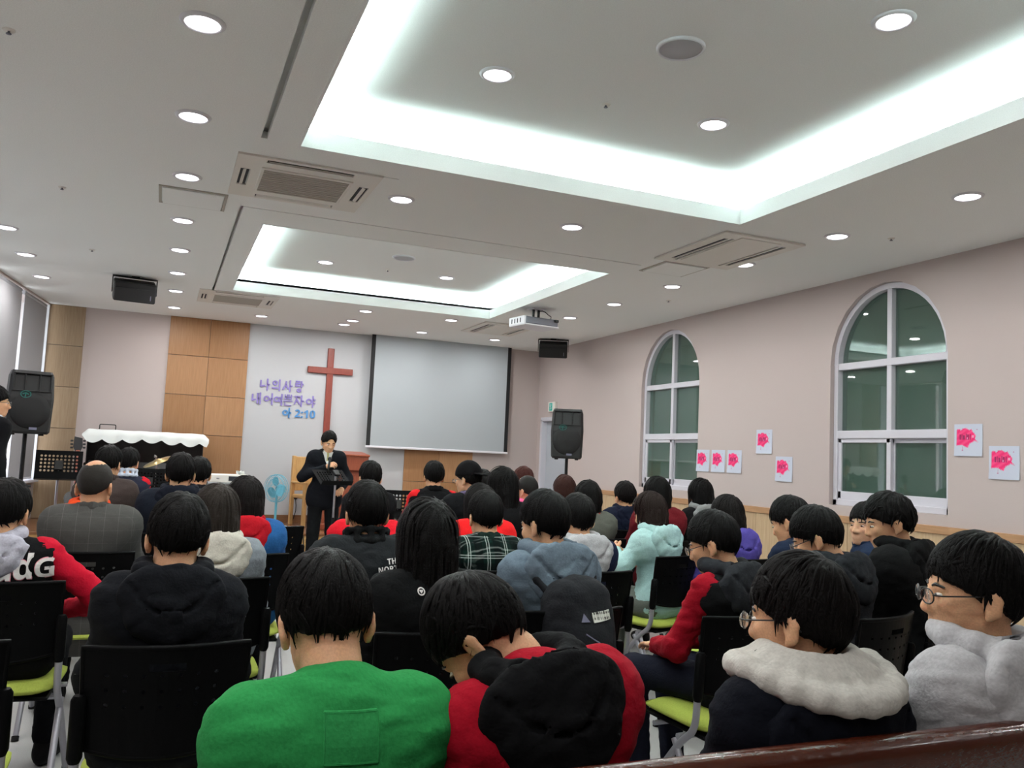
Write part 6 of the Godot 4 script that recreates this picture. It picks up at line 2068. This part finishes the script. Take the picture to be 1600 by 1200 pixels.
	p = sit("front_black", Vector3(1.53, 1.32, -6.55), "person in a black jacket sitting just before the pulpit", "the person in black before the pulpit", {"lean": 0.08, "top": {"color": Color(0.09, 0.09, 0.10), "collar": Color(0.09, 0.09, 0.1)}, "hair": ["short", HAIR], "mess": 0.5})
	p = sit("black_red", Vector3(2.17, 1.337, -6.94), "person in a black jacket with red shoulders under the screen", "the person with red shoulders", {"lean": 0.08, "w": 1.12, "turn": -0.05, "top": {"color": Color(0.07, 0.072, 0.08), "sleeve": Color(0.84, 0.13, 0.15), "collar": Color(0.07, 0.072, 0.08), "fat": 0.014}, "hair": ["short", HAIR], "mess": 0.5})
	p = sit("cap", Vector3(2.22, 1.345, -6.20), "person in a black cap worn backwards and glasses", "the person in the black cap", {"lean": 0.08, "hy": 0.65, "face": true, "glasses": true, "top": {"color": Color(0.08, 0.085, 0.095), "collar": Color(0.44, 0.40, 0.52), "collar_h": 0.01}, "hair": ["short", HAIR]})
	cap(p)
	p = sit("long_dark", Vector3(2.57, 1.28, -6.80), "person with long dark hair between the cap and the black jacket", "the long haired person next to the cap", {"lean": 0.08, "top": {"color": Color(0.08, 0.08, 0.09), "collar": Color(0.08, 0.08, 0.09)}, "hair": ["long", Color(0.075, 0.068, 0.066), 0.22]})
	p = sit("pink", Vector3(2.91, 1.25, -6.63), "person with cropped hair in a pink hooded jacket", "the person in the pink jacket", {"lean": 0.1, "hy": 0.4, "face": true, "turn": 0.1, "top": {"color": Color(0.90, 0.36, 0.56), "hood": Color(0.91, 0.38, 0.58), "fat": 0.008}, "hair": ["buzz", Color(0.14, 0.135, 0.13)]})
	p = sit("auburn_short", Vector3(3.43, 1.31, -7.93), "person with auburn hair near the grey door, face turned left", "the auburn person nearest the grey door", {"lean": 0.06, "hy": 0.7, "face": true, "top": {"color": Color(0.30, 0.30, 0.32), "collar": Color(0.3, 0.3, 0.32)}, "hair": ["short", Color(0.24, 0.125, 0.11)], "mess": 0.5})
	p = sit("auburn_bob", Vector3(3.29, 1.26, -6.69), "person with an auburn bob in front of the right speaker stand", "the person with the auburn bob", {"lean": 0.08, "top": {"color": Color(0.12, 0.12, 0.13), "collar": Color(0.12, 0.12, 0.13)}, "hair": ["bob", Color(0.20, 0.115, 0.10)]})
	p = sit("navy_collar", Vector3(3.63, 1.24, -6.23), "person in a navy hooded jacket left of the far window", "the person in the navy jacket near the far window", {"lean": 0.08, "w": 1.08, "top": {"color": Color(0.085, 0.11, 0.18), "hood": Color(0.085, 0.11, 0.18), "fat": 0.012}, "hair": ["short", Color(0.065, 0.055, 0.055)], "mess": 0.4})
	# ---- standing
	p = sit("usher", Vector3(-1.25, 1.78, -7.80), "standing person in a black suit and glasses at the left edge", "", {"stand": true, "turn": -0.9, "lean": 0.02, "hp": 0.05, "hy": -0.5, "face": true, "glasses": true, "pants": BLACK, "top": {"color": Color(0.07, 0.072, 0.082), "kind": "blazer", "named": "suit_jacket", "collar": Color(0.85, 0.86, 0.88), "collar_h": 0.012, "wrinkle": 0.002}, "hair": ["short", HAIR], "mess": 0.5})
	p = sit("speaker", Vector3(1.76, 1.605, -9.67), "standing person in a dark suit speaking into a microphone", "", {"stand": true, "scale": 0.965, "turn": PI - 0.05, "lean": 0.03, "hp": 0.38, "hy": 0.2, "face": true, "w": 1.12, "pants": Color(0.065, 0.068, 0.075), "arms": [[Vector3(-0.27, 1.10, 0.02), Vector3(-0.17, 0.99, -0.22)], [Vector3(0.27, 1.10, -0.02), Vector3(0.03, 1.23, -0.23)]], "hands": ["relaxed", "curled"], "palm": [null, Vector3(1.0, 0.1, 0.2)], "top": {"color": Color(0.07, 0.075, 0.095), "kind": "blazer", "named": "suit_jacket", "collar": Color(0.86, 0.87, 0.86), "collar_h": 0.012, "wrinkle": 0.002}, "hair": ["neat", HAIR], "mess": 0.6})
	shirt_front(p)
	microphone(p)
	# ---- empty chairs
	chair(-0.54, -2.80, 0.0, "empty black and lime chair cut off at the lower left corner")
	chair(0.72, -6.20, 0.25, "empty black and lime chair beside the blue jacket")
	chair(2.76, -3.72, 0.05, "empty black and lime chair ahead of the red sleeved person")

# ------------------------------------------------------------------ details on clothes
func flat_rect(w: float, h: float, nx := 6, ny := 4, depth := 0.003) -> Array:
	# arrays of a thin slab in xy round the origin, fine enough to be laid on cloth
	var st := begin()
	st.set_smooth_group(-1)
	for i in nx:
		for j in ny:
			var a := Vector3(-w / 2 + w * i / nx, -h / 2 + h * j / ny, depth)
			var b := a + Vector3(w / nx, 0, 0)
			var c := b + Vector3(0, h / ny, 0)
			var d := a + Vector3(0, h / ny, 0)
			quad_out(st, a, b, c, d, Vector3.BACK)
	for e in [[Vector3(-1, 0, 0), Vector3(-w / 2, -h / 2, 0), Vector3(-w / 2, h / 2, 0)], [Vector3(1, 0, 0), Vector3(w / 2, -h / 2, 0), Vector3(w / 2, h / 2, 0)], [Vector3(0, -1, 0), Vector3(-w / 2, -h / 2, 0), Vector3(w / 2, -h / 2, 0)], [Vector3(0, 1, 0), Vector3(-w / 2, h / 2, 0), Vector3(w / 2, h / 2, 0)]]:
		for k in 6:
			var p: Vector3 = e[1].lerp(e[2], k / 6.0)
			var q: Vector3 = e[1].lerp(e[2], (k + 1) / 6.0)
			quad_out(st, p - Vector3(0, 0, 0.002), q - Vector3(0, 0, 0.002), q + Vector3(0, 0, depth), p + Vector3(0, 0, depth), e[0])
	return st.commit_to_arrays()

func back_patch(p: Dictionary, c: Vector2, m: Material) -> void:
	obj("back_patch", lay_on(p, flat_rect(0.088, 0.072, 8, 6, 0.0025), c, 0.001, -0.03), m, p.root)
	var st := begin()
	for e in [[Vector3(-0.044, -0.036, 0), Vector3(0.044, -0.036, 0)], [Vector3(-0.044, 0.036, 0), Vector3(0.044, 0.036, 0)], [Vector3(-0.044, -0.036, 0), Vector3(-0.044, 0.036, 0)], [Vector3(0.044, -0.036, 0), Vector3(0.044, 0.036, 0)]]:
		var pts := []
		for k in 7: pts.append(e[0].lerp(e[1], k / 6.0))
		tube(st, pts, 0.0022, 5)
	obj("seam", lay_on(p, st.commit_to_arrays(), c, 0.0025, -0.03), m, p.root)

func round_emblem(p: Dictionary) -> void:
	var st := begin()
	ring_poly(st, Vector2.ZERO, 0.012, 0.0085, 0.002, Transform3D.IDENTITY, 16)
	extrude(st, PackedVector2Array([Vector2(0, -0.006), Vector2(0.006, 0.002), Vector2(0.003, 0.005), Vector2(0, 0.003), Vector2(-0.003, 0.005), Vector2(-0.006, 0.002)]), 0.002)
	obj("round_emblem", lay_on(p, st.commit_to_arrays(), Vector2(-0.055, 0.948), 0.003), M.print_white, p.root).set_meta("label", "white round emblem with a heart")

func dome_emblem(p: Dictionary) -> void:
	var st := begin()
	var poly := PackedVector2Array([Vector2(0.022, -0.012)])
	for k in 8: poly.append(Vector2.from_angle(PI / 2 * k / 7.0) * Vector2(0.044, 0.030) + Vector2(-0.022, -0.012))
	var flip := PackedVector2Array()
	for q in poly: flip.append(Vector2(-q.x, q.y))
	flip.append(Vector2(0.022, -0.012))
	extrude(st, flip, 0.002)
	obj("dome_emblem", lay_on(p, st.commit_to_arrays(), Vector2(0.150, 0.93), 0.003), M.print_white, p.root).set_meta("label", "white half-round emblem")

func shoulder_text(p: Dictionary) -> void:
	var lines := [["THE", 0.030, 0.014], ["NORTH", 0.0, 0.0], ["FACE", -0.026, 0.010]]
	for l in lines:
		var tm := text_mesh(l[0], 0.030, 0.002)
		tm.horizontal_alignment = HORIZONTAL_ALIGNMENT_CENTER
		obj("lettering", lay_on(p, tm.get_mesh_arrays() if tm.has_method("get_mesh_arrays") else tm.surface_get_arrays(0), Vector2(0.070 + l[2], 0.925 + l[1]), 0.004, 0.12), M.print_white, p.root)

func back_letters(p: Dictionary) -> void:
	var y := 0.872
	for l in [["e", -0.085, 0.0], ["u", -0.015, 0.004], ["d", 0.057, 0.010], ["G", 0.124, 0.004]]:
		var tm := text_mesh(l[0], 0.125 if l[0] != "G" else 0.10, 0.003)
		obj("letter", lay_on(p, tm.surface_get_arrays(0), Vector2(l[1], y + l[2]), 0.006), M.print_white, p.root)
		tm = text_mesh(l[0], 0.135 if l[0] != "G" else 0.108, 0.002)
		obj("letter_outline", lay_on(p, tm.surface_get_arrays(0), Vector2(l[1], y + l[2]), 0.003), M.print_pink, p.root)
	obj("shoulder_patch", lay_on(p, flat_rect(0.10, 0.055, 6, 4, 0.003), Vector2(-0.085, 0.945), 0.003, 0.35), M.print_white, p.root)

func extra_collar(p: Dictionary, c: Color) -> void:
	var co := []
	var N: Vector3 = p.N
	var B: Basis = p.B
	var prev: Vector3
	for q in 9:
		var a := deg_to_rad(-150 + q * 37.5)
		var v := N + B * Vector3(sin(a) * 0.064, 0.038, cos(a) * 0.060 - 0.012)
		if q > 0:
			co.append(["c", prev, v, 0.010, 0.010])
			co.append(["c", prev - Vector3(0, 0.018, 0), v - Vector3(0, 0.018, 0), 0.012, 0.012])
		prev = v
	obj("shirt_collar", to_mesh(blob(co, 0.008, 0.010)), cloth(c), p.root)

func shirt_front(p: Dictionary) -> void:
	var S: PackedVector3Array = p.surface[0]
	var zmin := func(x: float, y: float) -> float:
		var z := 0.0
		for s in S:
			if absf(s.x - x) < 0.012 and absf(s.y - y) < 0.012: z = minf(z, s.z)
		return z
	for part in [["shirt_front", [[0.0, 1.405, 0.062], [0.0, 1.36, 0.045], [0.0, 1.30, 0.028], [0.0, 1.22, 0.004]], 0.004, cloth(Color(0.86, 0.87, 0.85))], ["necktie", [[0.0, 1.395, 0.014], [0.0, 1.36, 0.011], [0.0, 1.29, 0.016], [0.0, 1.23, 0.008]], 0.009, cloth(Color(0.62, 0.60, 0.42))]]:
		var st := begin()
		var rows: Array = part[1]
		for i in rows.size() - 1:
			var a: Array = rows[i]
			var b: Array = rows[i + 1]
			var za: float = zmin.call(0.0, a[1]) - part[2]
			var zb: float = zmin.call(0.0, b[1]) - part[2]
			if za > -0.05: za = zb + 0.03
			quad_out(st, Vector3(-a[2], a[1], za), Vector3(a[2], a[1], za), Vector3(b[2], b[1], zb), Vector3(-b[2], b[1], zb), Vector3(0, 0, -1))
			for sx in [-1.0, 1.0]:
				quad_out(st, Vector3(sx * a[2], a[1], za), Vector3(sx * b[2], b[1], zb), Vector3(sx * b[2], b[1], zb + 0.006), Vector3(sx * a[2], a[1], za + 0.006), Vector3(sx, 0, 0))
		obj(part[0], done(st), part[3], p.root)

func microphone(p: Dictionary) -> void:
	var r: Node3D = p.root
	var xf := r.transform
	var hand: Vector3 = xf * Vector3(0.005, 1.25, -0.285)
	var mouth: Vector3 = xf * (p.J + p.Bh * Vector3(0, 0.015, -0.13))
	var t := thing("microphone", "black microphone in the speaker's hand", "microphone", hand)
	var d := (mouth - hand).normalized()
	var b := Basis(d.cross(Vector3(1, 0, 0)).normalized(), d, Vector3.ZERO)
	b.z = b.x.cross(b.y)
	var st := begin()
	lathe(st, [Vector2(0.0001, -0.09), Vector2(0.010, -0.088), Vector2(0.013, 0.06), Vector2(0.018, 0.075), Vector2(0.0001, 0.076)], 14, Transform3D(b, Vector3.ZERO))
	obj("handle", done(st), M.black_plastic, t)
	st = begin()
	lathe(st, [Vector2(0.0001, 0.072), Vector2(0.020, 0.078), Vector2(0.025, 0.095), Vector2(0.021, 0.112), Vector2(0.0001, 0.120)], 14, Transform3D(b, Vector3.ZERO))
	obj("head", done(st), M.vent_dark, t)

func cap(p: Dictionary) -> void:
	var hx := Transform3D(p.Bh, p.J)
	var n := Vector3(0, -1, -0.10).normalized()
	var c := blob([["e", HC + Vector3(0, 0.006, 0.0), Basis.IDENTITY, Vector3(0.094, 0.114, 0.112)], ["h", n, n.dot(Vector3(0, 0.120, 0.0))]], 0.008, 0.01)
	obj("cap", to_mesh(c), cloth(Color(0.06, 0.06, 0.068)), p.root).transform = hx
	var b := blob([["e", Vector3(0, 0.120, 0.125), Basis(Vector3.RIGHT, 0.25), Vector3(0.075, 0.010, 0.065)]], 0.006, 0.01)
	obj("cap_brim", to_mesh(b), cloth(Color(0.05, 0.05, 0.056)), p.root).transform = hx

func backpack(p: Dictionary) -> void:
	var r: Node3D = p.root
	var t := thing("backpack", "black backpack with a white label on the blue-grey hoodie", "backpack", r.position, r.rotation.y)
	var N: Vector3 = p.N
	var B: Basis = p.B
	var o := func(x: float, y: float, z: float) -> Vector3: return N + B * Vector3(x, y, z)
	var bag := []
	for s in [-1.0, 1.0]:
		bag.append(["c", o.call(s * 0.070, -0.145, 0.185), o.call(s * 0.088, -0.38, 0.180), 0.062, 0.076])
	bag.append(["e", o.call(0, -0.25, 0.195), B, Vector3(0.125, 0.19, 0.080)])
	bag.append(["e", o.call(0, -0.33, 0.245), B, Vector3(0.10, 0.11, 0.052)])
	var m := cloth(Color(0.125, 0.13, 0.145), 0.8)
	var arr := blob(bag, 0.010, 0.05, 0.004, Vector3(9, 9, 9), 5)
	obj("bag", to_mesh(arr), m, t)
	for s in [-1.0, 1.0]:
		var st := begin()
		var pts := [o.call(s * 0.075, -0.13, 0.150), o.call(s * 0.105, -0.075, 0.112), o.call(s * 0.122, -0.022, 0.062), o.call(s * 0.122, 0.008, 0.005), o.call(s * 0.118, -0.03, -0.065), o.call(s * 0.12, -0.14, -0.118), o.call(s * 0.14, -0.28, -0.09)]
		var cps := []
		for i in pts.size() - 1: cps.append(["c", pts[i] + B * Vector3(-0.018, 0, 0), pts[i + 1] + B * Vector3(-0.018, 0, 0), 0.013, 0.013])
		for i in pts.size() - 1: cps.append(["c", pts[i] + B * Vector3(0.018, 0, 0), pts[i + 1] + B * Vector3(0.018, 0, 0), 0.013, 0.013])
		obj("strap", to_mesh(blob(cps, 0.009, 0.02)), m, t)
	var ps := {"surface": arr}
	var c3: Vector3 = o.call(0.050, -0.170, 0.0)
	var im := Image.create(96, 40, false, Image.FORMAT_RGB8)
	im.fill(Color(0.83, 0.84, 0.80))
	for q in [[6, 5, 8, 8], [20, 4, 12, 10], [38, 5, 5, 9], [48, 6, 4, 8], [58, 5, 10, 9], [74, 6, 5, 8], [84, 5, 5, 8], [6, 24, 7, 10], [18, 25, 14, 8], [36, 24, 5, 9], [46, 25, 4, 8], [56, 22, 8, 12], [70, 25, 12, 8], [86, 25, 5, 8]]:
		im.fill_rect(Rect2i(q[0], q[1], q[2], q[3]), Color(0.16, 0.16, 0.14))
	var lm := mat("bag_label", Color.WHITE, 0.6)
	textured(lm, ImageTexture.create_from_image(im), Vector3(11.5, 28.0, 11.5))
	lm.uv1_offset = Vector3(0.5 - c3.x * 11.5, 0.5 + c3.y * 28.0, 0.0)
	obj("label", lay_on(ps, flat_rect(0.085, 0.032, 6, 3, 0.003), Vector2(c3.x, c3.y), 0.002, 0.08), lm, t)
	var st := begin()
	extrude(st, PackedVector2Array([Vector2(-0.016, -0.012), Vector2(0.018, -0.012), Vector2(-0.002, 0.016)]), 0.002)
	obj("triangle_emblem", lay_on(ps, st.commit_to_arrays(), Vector2(c3.x - 0.075, c3.y - 0.004), 0.002), M.grey_ink, t)
	st = begin()
	tube(st, [Vector3(-0.05, 0.03, 0), Vector3(0.0, 0.0, 0), Vector3(0.05, -0.045, 0)], 0.003, 5)
	obj("zip", lay_on(ps, st.commit_to_arrays(), Vector2(c3.x - 0.03, c3.y - 0.085), 0.002), M.grey_ink, t)

func _ready() -> void:
	rng.seed = 20
	make_materials()
	# camera
	var cam := Camera3D.new()
	cam.name = "camera"
	cam.position = Vector3(0, 1.38, 0)
	cam.rotation = Vector3(0.08734, -0.38970, 0.04530)
	cam.fov = 48.879
	cam.near = 0.05
	cam.far = 100.0
	add_child(cam)
	cam.current = true
	# overcast daylight outside; the room is closed and lit by its lamps
	var we := WorldEnvironment.new()
	we.name = "world"
	var e := Environment.new()
	e.background_mode = Environment.BG_SKY
	var sky := Sky.new()
	var sm := ProceduralSkyMaterial.new()
	sm.sky_top_color = Color(0.90, 0.93, 1.0)
	sm.sky_horizon_color = Color(0.95, 0.97, 1.0)
	sm.ground_bottom_color = Color(0.6, 0.6, 0.6)
	sm.ground_horizon_color = Color(0.9, 0.92, 0.95)
	sm.energy_multiplier = 14.0
	sky.sky_material = sm
	e.sky = sky
	e.tonemap_mode = Environment.TONE_MAPPER_LINEAR
	e.tonemap_exposure = 1.0
	e.sdfgi_enabled = true
	e.ssao_enabled = true
	e.ssil_enabled = true
	we.environment = e
	add_child(we)
	build_walls()
	build_ceiling()
	cassette(Vector3(0.72, CEIL, -5.47), 0.0, "four-way ceiling air conditioner between the coffers on the left")
	cassette_two_way(Vector3(4.0, CEIL, -5.42), "ceiling air conditioner between the coffers near the windows")
	cassette(Vector3(0.70, CEIL, -10.22), 0.0, "ceiling air conditioner in front of the far coffer on the left")
	cassette_two_way(Vector3(4.02, CEIL, -10.35), "ceiling air conditioner next to the projector above the screen")
	hatch(Vector3(0.08, CEIL, -6.19), Vector2(0.44, 0.44), "square access panel in the ceiling left of the far coffer")
	hatch(Vector3(4.0, CEIL, -6.16), Vector2(0.44, 0.44), "square access panel in the ceiling near the windows")
	build_front()
	build_pew()
	build_people()
